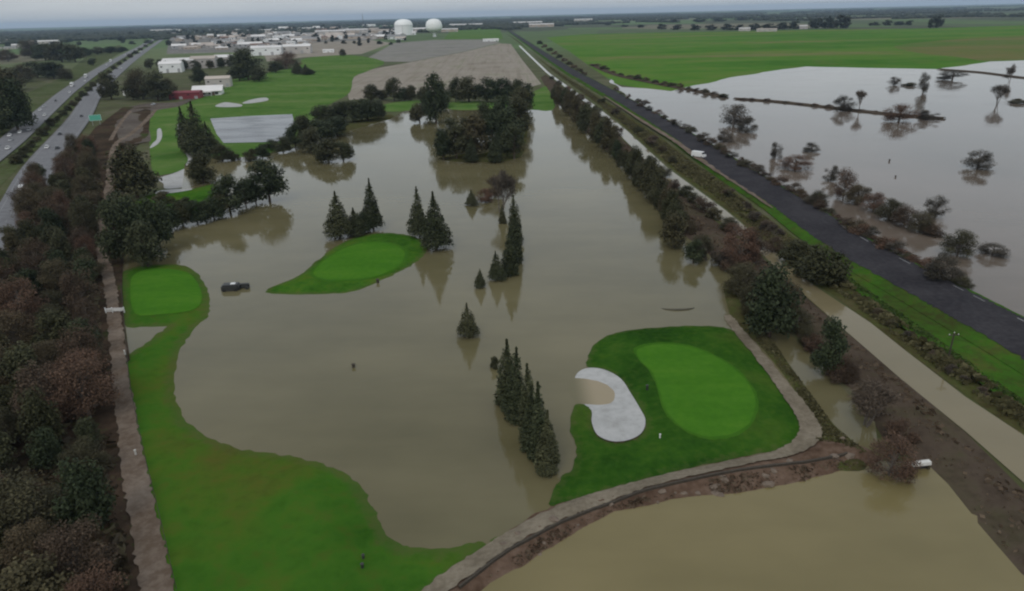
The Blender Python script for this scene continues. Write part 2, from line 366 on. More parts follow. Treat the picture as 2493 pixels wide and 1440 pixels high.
def patch(name, px, material, label, h0=0.1, h1=0.6, edge=5.0, und=0.15, kind='structure', cat=None, smooth=True, sub=4, sp=None, zf=None, rag=0.0, cells=40, parent=None):
    pts = [G(*p) for p in px]
    if smooth: pts = spline(pts, True, sub)
    poly = np.array([(p.x, p.y) for p in pts])
    if rag:                                  # a natural, uneven edge
        cen = np.arange(len(poly)); nx = np.roll(poly, -1, 0) - np.roll(poly, 1, 0); L = np.hypot(nx[:, 0], nx[:, 1]) + 1e-9
        nrm = np.stack([nx[:, 1] / L, -nx[:, 0] / L], 1); poly = poly + nrm * (nrs.uniform(-rag, rag, len(poly)))[:, None]
    mn, mx = poly.min(0), poly.max(0)
    if sp is None: sp = max(mx - mn) / cells
    def zfun(P):
        if zf is not None: return zf(P)
        d = edge_dist(P, poly); t = np.clip(d / edge, 0, 1); t = t * t * (3 - 2 * t)
        return h0 + (h1 - h0) * t + und * t * wob(P, 1.0 / max(6.0, edge * 1.6))
    xs = np.arange(mn[0], mx[0], sp); ys = np.arange(mn[1], mx[1], sp)
    gx, gy = np.meshgrid(xs, ys); P = np.stack([gx.ravel(), gy.ravel()], 1); P = P + nrs.uniform(-.2, .2, P.shape) * sp
    P = P[inside(P, poly)]
    if len(P): P = P[edge_dist(P, poly) > sp * 0.35]
    co = [Vector(p) for p in poly] + [Vector(p) for p in P]
    n = len(poly)
    r = delaunay_2d_cdt(co, [(i, (i + 1) % n) for i in range(n)], [list(range(n))], 1, 1e-4)
    V = np.array([(p.x, p.y) for p in r[0]]); Z = zfun(V)
    me = bpy.data.meshes.new(name); me.from_pydata([(a[0], a[1], z) for a, z in zip(V, Z)], [], [tuple(f) for f in r[2]]); me.update()
    bm_ = bmesh.new(); bm_.from_mesh(me); bmesh.ops.recalc_face_normals(bm_, faces=bm_.faces)
    if sum(f.normal.z for f in bm_.faces) < 0: bmesh.ops.reverse_faces(bm_, faces=bm_.faces)
    bm_.to_mesh(me); bm_.free()
    me.polygons.foreach_set('use_smooth', [True] * len(me.polygons))
    o = link(name, me, material, parent)
    if parent is None: tag(o, label, cat or name.replace('_', ' '), None, kind)
    PATCHES.append((poly, mn, mx, zfun))
    return o
def z_at(p):
    z = 0.0; Q = np.array([[p.x, p.y]])
    for poly, mn, mx, zf in PATCHES:
        if mn[0] <= p.x <= mx[0] and mn[1] <= p.y <= mx[1] and inside(Q, poly)[0]:
            z = max(z, float(zf(Q)[0]))
    return z
def ribbon(name, cpts, width, z, material, label=None, kind='structure', parent=None, cat=None, crown=0.0, sub=10, reg=True, rag=0.0):
    """a road or path of the given width (number, or one per point) along a centre line of ground points"""
    n = len(cpts); w = [width] * n if not hasattr(width, '__len__') else width
    pts = [Vector((p.x, p.y, w[i])) for i, p in enumerate(cpts)]
    sp = spline(pts, False, sub); vs_ = []; fs_ = []; left = []; right = []
    for i, p in enumerate(sp):
        a = sp[max(i - 1, 0)]; b_ = sp[min(i + 1, len(sp) - 1)]; d = Vector((b_.x - a.x, b_.y - a.y)).normalized(); nn = Vector((-d.y, d.x))
        hw = p.z / 2 + (nrs.uniform(-rag, rag) if rag else 0)
        l = Vector((p.x, p.y)) + nn * hw; r = Vector((p.x, p.y)) - nn * hw
        zl = z if not callable(z) else z(l); zr = z if not callable(z) else z(r); zc = z if not callable(z) else z(Vector((p.x, p.y)))
        vs_ += [(l.x, l.y, zl), (p.x, p.y, zc + crown), (r.x, r.y, zr)]; left.append(l); right.append(r)
    for i in range(len(sp) - 1):
        k = 3 * i; fs_ += [(k + 1, k + 4, k + 3, k), (k + 2, k + 5, k + 4, k + 1)]
    me = bpy.data.meshes.new(name); me.from_pydata(vs_, [], fs_); me.update()
    if sum(f.normal.z for f in me.polygons) < 0: me.flip_normals()
    me.polygons.foreach_set('use_smooth', [True] * len(me.polygons))
    o = link(name, me, material, parent)
    if parent is None: tag(o, label, cat or name.replace('_', ' '), None, kind)
    if reg:
        poly = np.array([(q.x, q.y) for q in left + right[::-1]]); zz_ = z if not callable(z) else None
        if zz_ is not None: PATCHES.append((poly, poly.min(0), poly.max(0), lambda P, zz_=zz_: np.full(len(P), zz_)))
    return o, sp

WZ = 0.12
# base ground to the horizon
mb = MB(); rings = [0, 400, 1200, 3000, 8000, 16000, 32000]; N = 48
vs_ = [(0, 0, 0)]; fs_ = []
for r in rings[1:]:
    for k in range(N): vs_.append((r * math.cos(2 * math.pi * k / N), r * math.sin(2 * math.pi * k / N), 0))
for k in range(N): fs_.append((0, 1 + k, 1 + (k + 1) % N))
for i in range(len(rings) - 2):
    for k in range(N):
        a = 1 + i * N; fs_.append((a + k, a + N + k, a + N + (k + 1) % N, a + (k + 1) % N))
mb.add(vs_, fs_); tag(mb.build('ground', 'ground'), 'flat farmland stretching to the horizon', 'ground', None, 'structure')

def sheet(name, px, material, label, z=WZ, smooth=False, rag=0.0):
    pts = [G(*p) for p in px]
    if smooth: pts = spline(pts, True, 4)
    if rag:
        out = []
        for a_, c_ in zip(pts, pts[1:] + pts[:1]):
            nseg = max(1, min(14, int((c_ - a_).length / (rag * 6))))
            for q_ in range(nseg):
                p_ = a_.lerp(c_, q_ / nseg); out.append(p_ + Vector((rnd.uniform(-rag, rag), rnd.uniform(-rag, rag), 0)))
        pts = out
    co = [Vector((p.x, p.y)) for p in pts]; n = len(co)
    r = delaunay_2d_cdt(co, [(i, (i + 1) % n) for i in range(n)], [list(range(n))], 1, 1e-4)
    me = bpy.data.meshes.new(name); me.from_pydata([(p.x, p.y, z) for p in r[0]], [], [tuple(f) for f in r[2]]); me.update()
    if sum(f.normal.z for f in me.polygons) < 0: me.flip_normals()
    return tag(link(name, me, material), label, 'water' if 'water' in name or 'canal' in name else name.replace('_', ' '), None, 'structure')

# ------------------------------------------------------------------ fields and water
patch('field', [(1330, 92), (1420, 84), (1600, 80), (1800, 77), (2000, 72), (2250, 70), (2493, 62), (2900, 55), (3000, 230), (2500, 230), (2000, 240), (1700, 240), (1500, 205), (1440, 165), (1385, 125)], 'crop_field', 'wide bright green crop field beyond the flooded lake', 0.05, 0.07, 200, 0.0, smooth=False, cells=14)
patch('stubble_field', [(2180, 112), (2330, 96), (2493, 88), (2900, 82), (2900, 146), (2493, 147), (2400, 150), (2340, 140), (2240, 130)], 'stubble', 'browner patch of stubble at the right end of the green field', 0.09, 0.10, 60, 0.0, cells=10)
patch('bare_field', [(1000, 152), (1130, 127), (1215, 106), (1244, 108), (1270, 145), (1318, 205), (1285, 214), (1100, 222), (940, 236), (850, 245), (840, 190), (900, 170)], 'bare_field', 'pale bare vineyard field beyond the golf course trees', 0.05, 0.08, 30, 0.0, smooth=False, cells=14)
patch('gravel_lot', [(880, 150), (960, 105), (1060, 98), (1180, 97), (1218, 104), (1130, 126), (1000, 151)], 'gravel_lot', 'grey paved works yard below the white tanks', 0.04, 0.06, 30, 0.0, smooth=False, cells=10)
patch('gravel_lot', [(640, 128), (760, 104), (900, 98), (955, 105), (880, 132), (840, 134), (740, 140), (650, 150)], 'bare_field', 'pale tan lot at the edge of the town', 0.03, 0.05, 30, 0.0, smooth=False, cells=10)
patch('town_ground', [(405, 132), (412, 96), (560, 82), (760, 74), (960, 70), (1000, 84), (900, 99), (760, 105), (640, 130), (560, 128)], 'town_floor', 'paved streets and yards of the far town', 0.02, 0.03, 30, 0.0, smooth=False, cells=10)
patch('meadow', [(1080, 96), (1100, 72), (1215, 66), (1225, 95)], 'far_lawn', 'green meadow right of the white tanks', 0.06, 0.09, 30, 0.0, smooth=False, cells=8)

sheet('lake_water', [(1478, 190), (1520, 212), (1640, 222), (1690, 208), (1780, 190), (1880, 173), (1960, 163), (2100, 166), (2285, 169), (2360, 158), (2410, 151), (2493, 148), (2700, 144), (3100, 150), (3300, 400), (3200, 1100), (2800, 950), (2493, 840), (2300, 735), (2100, 640), (1900, 505), (1700, 365), (1560, 275)], 'lake_water', 'pale flood water covering the fields right of the road', rag=3.0)
sheet('flood_water', [(255, 640), (410, 565), (440, 490), (450, 400), (530, 385), (615, 383), (700, 368), (780, 335), (840, 318), (900, 300), (960, 285), (1000, 262), (1100, 268), (1240, 262), (1290, 258), (1345, 258), (1360, 240), (1500, 385), (1660, 560), (1800, 690), (1950, 840), (2130, 1030), (2140, 1110), (2050, 1130), (1900, 1120), (1650, 1180), (1350, 1265), (1100, 1430), (1040, 1500), (440, 1500), (330, 1000), (295, 780), (285, 660)], 'flood_water', 'brown flood water drowning the golf course')
sheet('pond_water', [(1100, 1470), (1300, 1340), (1500, 1235), (1800, 1180), (2080, 1125), (2250, 1125), (2400, 1270), (2600, 1470), (2900, 1900), (800, 1900)], 'pond_water', 'tan muddy pond below the curved path')
sheet('canal', [(1262, 112), (1330, 178), (1440, 262), (1490, 312), (1600, 418), (1720, 515), (1850, 615), (1930, 695), (2050, 800), (2200, 930), (2350, 1052), (2493, 1178), (2700, 1360), (2850, 1360), (2493, 1062), (2350, 968), (2200, 852), (2120, 788), (2020, 722), (1960, 682), (1885, 612), (1765, 512), (1625, 410), (1525, 318), (1455, 262), (1339, 180), (1267, 112)], 'canal_water', 'narrow tan canal beside the levee')
sheet('pool_water', [(512, 292), (600, 286), (712, 281), (716, 300), (712, 345), (640, 350), (545, 352), (528, 330)], 'pool_water', 'grey rectangular pond among the far lawns', z=0.75)

# ------------------------------------------------------------------ lawns, islands, greens
patch('lawn', [(292, 690), (302, 662), (360, 646), (450, 648), (488, 674), (508, 710), (513, 748), (508, 772), (472, 808), (447, 845), (431, 900), (425, 950), (440, 997), (480, 1047), (560, 1087), (640, 1102), (720, 1113), (800, 1136), (852, 1162), (890, 1200), (916, 1242), (936, 1282), (955, 1312), (992, 1331), (1050, 1337), (1120, 1330), (1175, 1318), (1225, 1300), (1262, 1300), (1180, 1350), (1070, 1440), (1000, 1500), (960, 1620), (300, 1620), (310, 1430), (290, 1320), (270, 1200), (262, 1100), (255, 1000), (262, 900), (300, 872), (345, 843), (380, 816), (404, 797), (350, 798), (304, 790)], 'lawn_near', 'large green fairway curving along the dirt track', 0.115, 0.75, 7, 0.2, sub=5, cells=90, rag=0.3)
patch('island', [(638, 716), (662, 697), (720, 672), (770, 632), (820, 597), (870, 576), (930, 567), (985, 570), (1022, 580), (1046, 602), (1036, 626), (1005, 650), (960, 673), (900, 701), (850, 716), (780, 720), (700, 721)], 'lawn', 'green grass island rising from the flood', 0.10, 0.9, 8, 0.12, cells=70, sub=5, rag=0.3)
patch('lawn', [(1432, 897), (1430, 875), (1448, 842), (1490, 816), (1560, 803), (1650, 797), (1740, 797), (1785, 808), (1825, 846), (1885, 915), (1935, 985), (1958, 1035), (1948, 1070), (1905, 1096), (1800, 1117), (1650, 1150), (1500, 1195), (1420, 1222), (1340, 1235), (1350, 1195), (1366, 1166), (1396, 1140), (1402, 1092), (1386, 1042), (1400, 990), (1422, 988), (1440, 1003), (1441, 1036), (1455, 1066), (1490, 1081), (1530, 1078), (1562, 1060), (1571, 1030), (1560, 1003), (1535, 960), (1511, 926), (1472, 905)], 'rough', 'green lawn around the putting green and white bunker', 0.19, 0.85, 6, 0.16, sub=5, cells=75, rag=0.2)
gc = G(1425, 954); gx_ = G(1494, 958) - gc; gy_ = G(1438, 986) - gc     # the flooded bowl: centre and two half axes
gm = np.linalg.inv(np.array([[gx_.x, gy_.x], [gx_.y, gy_.y]]))
def sandz(P):
    q = (P - np.array([gc.x, gc.y])) @ gm.T; r = np.sqrt((q ** 2).sum(1))
    return WZ + 0.22 * np.clip(r - 1, -.6, 1.6) + 0.012 * wob(P, .6)
patch('sand_bunker', [(1405, 912), (1432, 900), (1472, 905), (1511, 926), (1535, 960), (1560, 1003), (1571, 1030), (1562, 1060), (1530, 1078), (1490, 1081), (1455, 1066), (1441, 1036), (1440, 1003), (1422, 988), (1408, 968), (1398, 938)], 'sand', 'white kidney shaped sand bunker half under muddy water', zf=sandz, cat='bunker', cells=44)
sheet('bunker_water', [(1384, 935), (1410, 914), (1440, 906), (1478, 914), (1508, 945), (1510, 978), (1482, 994), (1440, 994), (1410, 982), (1388, 966)], 'bunker_water', 'shallow tan water over the flooded part of the bunker', z=WZ + .012, smooth=True)
def on_top(extra):
    cache = list(PATCHES)
    def f(P):
        out = np.zeros(len(P))
        for poly, mn, mx, zf in cache:
            k = inside(P, poly)
            if k.any(): out[k] = np.maximum(out[k], zf(P[k]))
        return out + extra
    return f
def grown(px, k):
    cx = sum(p[0] for p in px) / len(px); cy_ = sum(p[1] for p in px) / len(px); return [(cx + (x - cx) * k, cy_ + (y - cy_) * k) for x, y in px]
GR, GI = [(1550, 863), (1600, 851), (1660, 854), (1720, 871), (1780, 906), (1820, 946), (1838, 986), (1830, 1030), (1800, 1060), (1750, 1073), (1700, 1070), (1652, 1046), (1622, 1010), (1606, 965), (1588, 920), (1562, 892)], [(765, 666), (800, 632), (850, 607), (910, 598), (960, 605), (986, 624), (972, 650), (922, 675), (860, 689), (800, 691), (772, 682)]
earth('fringe', [(0.2, (0.036, 0.110, 0.011)), (0.5, (0.044, 0.128, 0.013)), (0.8, (0.058, 0.138, 0.016))], 0.09, 0.8, blend=0.4, bmp=0.2, bd=0.05)
patch('fringe', grown(GR, 1.05), 'fringe', 'mown fringe around the putting green by the bunker', zf=on_top(0.05), cells=45, rag=.12)
patch('fringe', grown(GI, 1.07), 'fringe', 'mown fringe around the oval island green', zf=on_top(0.05), cells=40, rag=.12)
patch('putting_green', [(1550, 863), (1600, 851), (1660, 854), (1720, 871), (1780, 906), (1820, 946), (1838, 986), (1830, 1030), (1800, 1060), (1750, 1073), (1700, 1070), (1652, 1046), (1622, 1010), (1606, 965), (1588, 920), (1562, 892)], 'putting_green', 'smooth putting green beside the white bunker', zf=on_top(0.04), rag=.1, cells=45)
patch('putting_green', [(765, 666), (800, 632), (850, 607), (910, 598), (960, 605), (986, 624), (972, 650), (922, 675), (860, 689), (800, 691), (772, 682)], 'putting_green', 'oval putting green on the grass island', zf=on_top(0.04), rag=.1, cells=40)
patch('tee_lawn', [(318, 700), (330, 672), (380, 660), (450, 665), (480, 690), (492, 730), (470, 760), (400, 772), (330, 768)], 'putting_green', 'mown tee lawn beside the dirt track', zf=on_top(0.09), cells=30)

patch('lawn', [(362, 275), (430, 262), (480, 242), (545, 215), (565, 195), (640, 180), (725, 162), (745, 142), (850, 135), (935, 150), (900, 172), (862, 188), (852, 226), (800, 256), (790, 275), (760, 300), (735, 340), (700, 352), (660, 372), (620, 382), (560, 386), (530, 386), (490, 372), (462, 380), (455, 402), (440, 416), (400, 426), (372, 420), (364, 350)], 'far_lawn', 'broad green driving range beyond the trees', 0.10, 0.6, 12, 0.1, sub=3, cells=50)
patch('lawn', [(330, 492), (385, 470), (460, 462), (525, 448), (540, 470), (530, 510), (480, 530), (420, 540), (350, 530)], 'lawn', 'small green lawn behind the shoreline trees', 0.10, 0.6, 8, 0.1, cells=30)
patch('lawn', [(930, 258), (960, 250), (1030, 244), (1070, 244), (1060, 262), (1000, 270), (940, 272)], 'far_lawn', 'green strip of lawn left of the tall shoreline trees', 0.10, 0.5, 10, 0.05, cells=24)
patch('lawn', [(1095, 250), (1150, 247), (1250, 245), (1345, 205), (1352, 262), (1320, 272), (1290, 268), (1200, 268), (1100, 268)], 'far_lawn', 'green lawn strip at the far end of the flood', 0.10, 0.5, 10, 0.05, cells=24)
patch('peninsula', [(835, 300), (900, 288), (950, 280), (955, 290), (900, 306), (860, 318), (820, 330), (780, 330), (740, 340), (740, 322)], 'dry_bank', 'narrow grassy spit of land under the dark hedge', 0.08, 0.7, 8, 0.05, cells=30)
patch('peninsula', [(1060, 388), (1110, 376), (1180, 372), (1240, 350), (1255, 300), (1250, 262), (1285, 262), (1290, 320), (1275, 380), (1210, 396), (1120, 397)], 'dry_bank', 'wooded spit of land in the middle of the flood', 0.06, 0.5, 8, 0.05, cells=30)
# sand strips on the range and its bunkers
SB = [([(525, 262), (545, 252), (570, 254), (590, 258), (580, 263)], 'pale sand strip in the driving range, nearer one'),
      ([(590, 254), (612, 245), (646, 240), (652, 247), (612, 254)], 'pale sand strip in the driving range, farther one'),
      ([(383, 318), (392, 316), (395, 335), (385, 352), (365, 362), (372, 350), (382, 340)], 'curved white bunker along the left edge of the far lawn'),
      ([(433, 306), (442, 304), (446, 325), (444, 350), (436, 345)], 'upright white bunker beside the dark conifers'),
      ([(450, 371), (464, 374), (468, 388), (460, 402), (452, 404), (458, 388)], 'small crescent white bunker below the dark conifers'),
      ([(378, 472), (395, 464), (455, 460), (468, 463), (440, 470), (395, 476)], 'long thin white bunker below the pale triangle of sand')]
for p, l in SB: patch('sand_bunker', p, 'sand', l, zf=on_top(0.08), cat='bunker', cells=14)
patch('sand_lot', [(384, 436), (420, 424), (448, 412), (456, 406), (462, 430), (474, 452), (440, 458), (402, 460), (398, 448)], 'sand', 'pale grey triangle of flooded sand', zf=on_top(0.10), cells=14)

# ------------------------------------------------------------------ embankments
patch('embankment', [(-300, 1800), (-300, 720), (20, 600), (75, 560), (120, 470), (180, 380), (232, 312), (262, 290), (300, 262), (368, 262), (362, 330), (330, 360), (300, 420), (300, 500), (300, 650), (298, 700), (303, 790), (316, 870), (330, 950), (356, 1060), (385, 1180), (420, 1310), (455, 1450), (480, 1800)], 'thicket_floor', 'brown brushy bank between the freeway and the dirt track', 0.3, 0.5, 4, 0.1, smooth=False, cells=80)
patch('levee', [(1318, 190), (1342, 238), (1428, 322), (1518, 410), (1588, 490), (1650, 572), (1715, 612), (1775, 668), (1850, 742), (1920, 802), (1985, 882), (2062, 948), (2112, 1022), (2162, 1068), (2205, 1105), (2268, 1148), (2352, 1255), (2493, 1398), (2700, 1600), (2900, 1600), (2700, 1365), (2493, 1182), (2350, 1056), (2200, 934), (2050, 803), (1930, 698), (1850, 618), (1720, 518), (1600, 420), (1490, 315), (1440, 265), (1330, 182)], 'levee_soil', 'dark brown levee between the flood and the canal', 0.05, 1.5, 7, 0.2, smooth=False, cells=120, rag=0.8)
patch('canal_bank', [(1262, 100), (1350, 178), (1460, 258), (1530, 318), (1630, 408), (1770, 508), (1890, 608), (1962, 678), (2022, 718), (2122, 784), (2202, 848), (2352, 964), (2493, 1058), (2850, 1350), (2900, 1250), (2493, 985), (2350, 880), (2200, 770), (2050, 665), (1950, 590), (1850, 515), (1760, 445), (1690, 395), (1600, 330), (1500, 262), (1400, 200), (1330, 155), (1230, 80)], 'dry_bank', 'olive brown bank between the canal and the road', 0.05, 0.9, 7, 0.2, smooth=False, cells=120, rag=0.6)
patch('verge', [(1750, 432), (1830, 486), (1900, 545), (1980, 606), (2060, 690), (2120, 748), (2200, 808), (2300, 882), (2400, 952), (2493, 1012), (2800, 1230), (2850, 1080), (2493, 900), (2300, 785), (2200, 722), (2100, 668), (2000, 604), (1900, 538), (1800, 458)], 'verge', 'bright green grass verge along the dark road', zf=on_top(0.14), smooth=False, cells=70)
patch('path_bank', [(1760, 690), (1790, 700), (1830, 760), (1880, 830), (1930, 900), (1985, 975), (2030, 1035), (2075, 1075), (2110, 1120), (2090, 1150), (1960, 1130), (1990, 1060), (1950, 980), (1900, 905), (1840, 835), (1785, 790)], 'dry_bank', 'olive brown slope beside the cart path', 0.11, 0.5, 1.6, 0.05, cells=60)
patch('dam', [(1000, 1480), (1120, 1375), (1205, 1306), (1290, 1254), (1340, 1228), (1420, 1205), (1500, 1182), (1650, 1142), (1800, 1112), (1910, 1090), (1960, 1055), (2000, 1060), (2060, 1075), (2120, 1090), (2150, 1130), (2100, 1142), (2050, 1152), (1960, 1178), (1900, 1192), (1800, 1207), (1640, 1228), (1525, 1248), (1480, 1272), (1400, 1312), (1335, 1352), (1255, 1402), (1180, 1448), (1050, 1560), (900, 1560)], 'dirt', 'curved earth dam with a rocky muddy slope', 0.05, 1.15, 4.0, 0.1, smooth=True, sub=3, cells=110, rag=0.35)

def dike(px, w, label):
    pts = [G(*p) for p in px]
    o, _ = ribbon('dike', pts, w, 0.35, 'levee_soil', label, 'structure', crown=0.9, cat='dike')
dike([(1440, 158), (1500, 183), (1600, 205), (1690, 222), (1762, 238)], 9, 'dark dike edging the green field left of the gap')
dike([(1788, 242), (1900, 250), (2050, 267), (2180, 281), (2300, 291)], 5.5, 'thin dark dike running out into the pale lake')
dike([(2285, 170), (2390, 178), (2493, 191), (2700, 210)], 6, 'thin far dike at the right edge of the lake')

# ------------------------------------------------------------------ roads
def P_(l): return [G(*p) for p in l]
top = on_top(0)
def zground(extra):
    cache = list(PATCHES)
    def f(v):
        Q = np.array([[v.x, v.y]]); z = 0.0
        for poly, mn, mx, zf in cache:
            if mn[0] <= v.x <= mx[0] and mn[1] <= v.y <= mx[1] and inside(Q, poly)[0]: z = max(z, float(zf(Q)[0]))
        return z + extra
    return f
road, rsp = ribbon('road', P_([(1240, 76), (1350, 150), (1430, 198), (1530, 255), (1650, 328), (1700, 360), (1800, 428), (1925, 506), (2025, 576), (2125, 636), (2300, 731), (2395, 783), (2493, 836), (2800, 1010), (3100, 1180)]), [12, 12, 12, 12, 12, 12.5, 13, 13, 13.5, 13.5, 13.5, 13.5, 13.5, 13.5, 13.5], 1.15, 'asphalt', 'dark asphalt road running straight into the distance', crown=0.12, sub=24, rag=0.45)
rb = MB(); np_ = len(rsp)
for i, p in enumerate(rsp):
    a = rsp[max(i - 1, 0)]; b_ = rsp[min(i + 1, np_ - 1)]; d = Vector((b_.x - a.x, b_.y - a.y)).normalized(); nn = Vector((-d.y, d.x)); hw = p.z / 2
    for off, z in ((-hw - 3.0, .25), (-hw - .5, 1.08), (hw + .7, 1.08), (hw + 2.6 + nrs.uniform(-.5, .5), .0)): rb.v.append((p.x + nn.x * off, p.y + nn.y * off, z + nrs.uniform(-.04, .0)))
for i in range(np_ - 1):
    for k in range(3): rb.f.append((4 * i + k, 4 * i + k + 1, 4 * i + k + 5, 4 * i + k + 4))
o = rb.build('road_embankment', 'verge', None, True)
if sum(f.normal.z for f in o.data.polygons) < 0: o.data.flip_normals()
tag(o, 'low grassy embankment carrying the dark road', 'embankment', None, 'structure')
ribbon('shoulder', P_([(1470, 238), (1560, 297), (1640, 347), (1700, 390), (1800, 458), (1880, 515)]), [1.0, 2.4, 2.8, 3.8, 2.2, 1.0], 1.13, 'track', 'pale gravel shoulder between road and canal bank', rag=.3)
fwy_r, fr_sp = ribbon('freeway', P_([(-160, 900), (-90, 760), (-10, 620), (50, 508), (106, 398), (192, 292), (244, 215), (318, 150), (372, 112), (412, 86), (436, 72)]), 14.5, 0.6, 'concrete_road', 'nearer freeway carriageway left of the brushy bank')
fwy_l, fl_sp = ribbon('freeway', P_([(-330, 640), (-200, 520), (-70, 420), (20, 352), (70, 308), (130, 255), (178, 215), (255, 163), (332, 120), (400, 84), (425, 71)]), 14.5, 0.6, 'concrete_road', 'farther freeway carriageway full of white vehicles')
patch('median', [(-420, 800), (-100, 560), (0, 455), (70, 385), (150, 300), (215, 218), (285, 160), (360, 110), (410, 80), (400, 82), (330, 122), (255, 168), (180, 222), (130, 262), (70, 318), (0, 380), (-100, 460), (-420, 700)], 'dull_grass', 'grassy median between the two carriageways', 0.1, 0.4, 6, 0.05, smooth=False, cells=40)
patch('verge', [(-420, 560), (-120, 440), (0, 335), (60, 290), (120, 240), (170, 205), (240, 160), (310, 120), (290, 110), (220, 130), (150, 190), (60, 230), (0, 280), (-300, 450)], 'dull_grass', 'green verge on the far side of the freeway', 0.05, 0.3, 8, 0.05, smooth=False, cells=30)
patch('dirt_lot', [(290, 265), (360, 252), (430, 250), (480, 236), (440, 258), (370, 272), (345, 310), (365, 320), (368, 345), (330, 352), (292, 350), (280, 310)], 'grey_dirt', 'brown bare dirt lot beside the freeway', zf=on_top(0.06), smooth=False, cells=20)
zg = zground(0.10)
track, _ = ribbon('track', P_([(385, 262), (352, 300), (318, 330), (285, 352), (272, 392), (268, 450), (252, 530), (248, 610), (262, 665), (272, 720), (278, 770), (288, 850), (295, 930), (308, 1010), (320, 1100), (340, 1210), (362, 1320), (385, 1440), (420, 1620)]), [2.8, 2.8, 2.8, 2.8, 3.4, 3.0, 2.6, 2.6, 2.8, 2.7, 2.6, 2.6, 2.7, 2.8, 3.0, 3.2, 3.3, 3.4, 3.4], zg, 'track', 'pale dirt track running up the left side', reg=False, sub=14, rag=.28)
ribbon('track', P_([(320, 272), (300, 295), (283, 320), (270, 345)]), 2.2, zg, 'track', 'short pale trail on the dirt lot', reg=False)
zg2 = zground(0.20)
ribbon('cart_path', P_([(1770, 770), (1795, 806), (1850, 870), (1915, 955), (1962, 1022), (1972, 1062), (1945, 1095), (1890, 1117), (1800, 1137), (1650, 1168), (1500, 1208), (1420, 1236), (1350, 1266), (1250, 1318), (1150, 1383), (1060, 1450), (960, 1560)]), [1.6, 2.0, 2.4, 2.6, 3.0, 3.2, 3.0, 2.6, 2.5, 2.5, 2.6, 2.8, 3.0, 3.0, 3.0, 3.0, 3.0], zg2, 'cart_path', 'pale cart path curving round the green and over the dam', reg=False, sub=12, cat='path', rag=.16)
# painted lane dashes on the dark road, edge lines on the freeway
def along(sp):
    L = [0]
    for a, b_ in zip(sp, sp[1:]): L.append(L[-1] + math.hypot(b_.x - a.x, b_.y - a.y))
    def f(s, off=0.0):
        s = min(max(s, 0), L[-1] - 1e-3)
        i = max(k for k in range(len(L)) if L[k] <= s); i = min(i, len(sp) - 2)
        t = (s - L[i]) / (L[i + 1] - L[i]); a, b_ = sp[i], sp[i + 1]
        d = Vector((b_.x - a.x, b_.y - a.y)).normalized()
        return Vector((a.x + (b_.x - a.x) * t - d.y * off, a.y + (b_.y - a.y) * t + d.x * off)), d
    return f, L[-1]
fro, LR = along(rsp)
me_dash = MB().box(-1.9, 1.9, -0.12, 0.12, 0, 0.012).mesh('lane_dash')
cnt = 0
s = 0.0
while s < LR:
    p, d = fro(s, 5.5)
    q = Vector((p.x, p.y, 0)) - C0
    dist = Vector((p.x, p.y)).length
    if dist < 215 and rnd.random() < 0.8:
        o = link('lane_dash', me_dash, 'worn_paint', road); o.location = (p.x, p.y, 1.19); o.rotation_euler = (0, 0, math.atan2(d.y, d.x) + rnd.uniform(-.01, .01))
        o.scale = (rnd.uniform(.7, 1.15), rnd.uniform(.8, 1.2), 1); cnt += 1
    s += 6.2
def line_on(sp, off, w, z, parent, s0=0, s1=1e9, dash=None):
    f_, L = along(sp); s = s0; mb = MB(); e = min(L, s1)
    while s < e - 1:
        ds = dash[0] if dash else 12.0
        p, d = f_(s, off); q, d2 = f_(min(s + ds, e), off)
        n1 = Vector((-d.y, d.x)) * w / 2; n2 = Vector((-d2.y, d2.x)) * w / 2
        mb.add([(p.x - n1.x, p.y - n1.y, z), (q.x - n2.x, q.y - n2.y, z), (q.x + n2.x, q.y + n2.y, z), (p.x + n1.x, p.y + n1.y, z)], [(0, 1, 2, 3)])
        s += sum(dash) if dash else ds
    mb.build('edge_line' if not dash else 'lane_line', 'worn_paint', parent)
for rd, sp in ((fwy_r, fr_sp), (fwy_l, fl_sp)):
    for off in (-5.6, 5.6): line_on(sp, off, 0.3, 0.612, rd)
    for off in (-1.85, 1.85): line_on(sp, off, 0.22, 0.612, rd, dash=(4, 9))

# ------------------------------------------------------------------ vegetation meshes (unit trees, 10 m tall)
def quads_mesh(name, Cn, A, B, tint):
    """leaf-sized quads: centres Cn, half axes A and B, one tint value each"""
    n = len(Cn); V = np.empty((n, 4, 3), np.float32)
    V[:, 0] = Cn - A - B * .6; V[:, 1] = Cn + A * .55 - B; V[:, 2] = Cn + A + B * .6; V[:, 3] = Cn - A * .55 + B
    me = bpy.data.meshes.new(name)
    me.vertices.add(4 * n); me.vertices.foreach_set('co', V.ravel())
    me.loops.add(4 * n); me.loops.foreach_set('vertex_index', np.arange(4 * n, dtype=np.int32))
    me.polygons.add(n); me.polygons.foreach_set('loop_start', np.arange(0, 4 * n, 4, dtype=np.int32))
    me.polygons.foreach_set('loop_total', np.full(n, 4, np.int32))
    me.update(calc_edges=True)
    at = me.attributes.new('tint', 'FLOAT', 'POINT'); at.data.foreach_set('value', np.repeat(np.asarray(tint, np.float32), 4))
    return me
def unit(v): return v / (np.linalg.norm(v, axis=1, keepdims=True) + 1e-9)
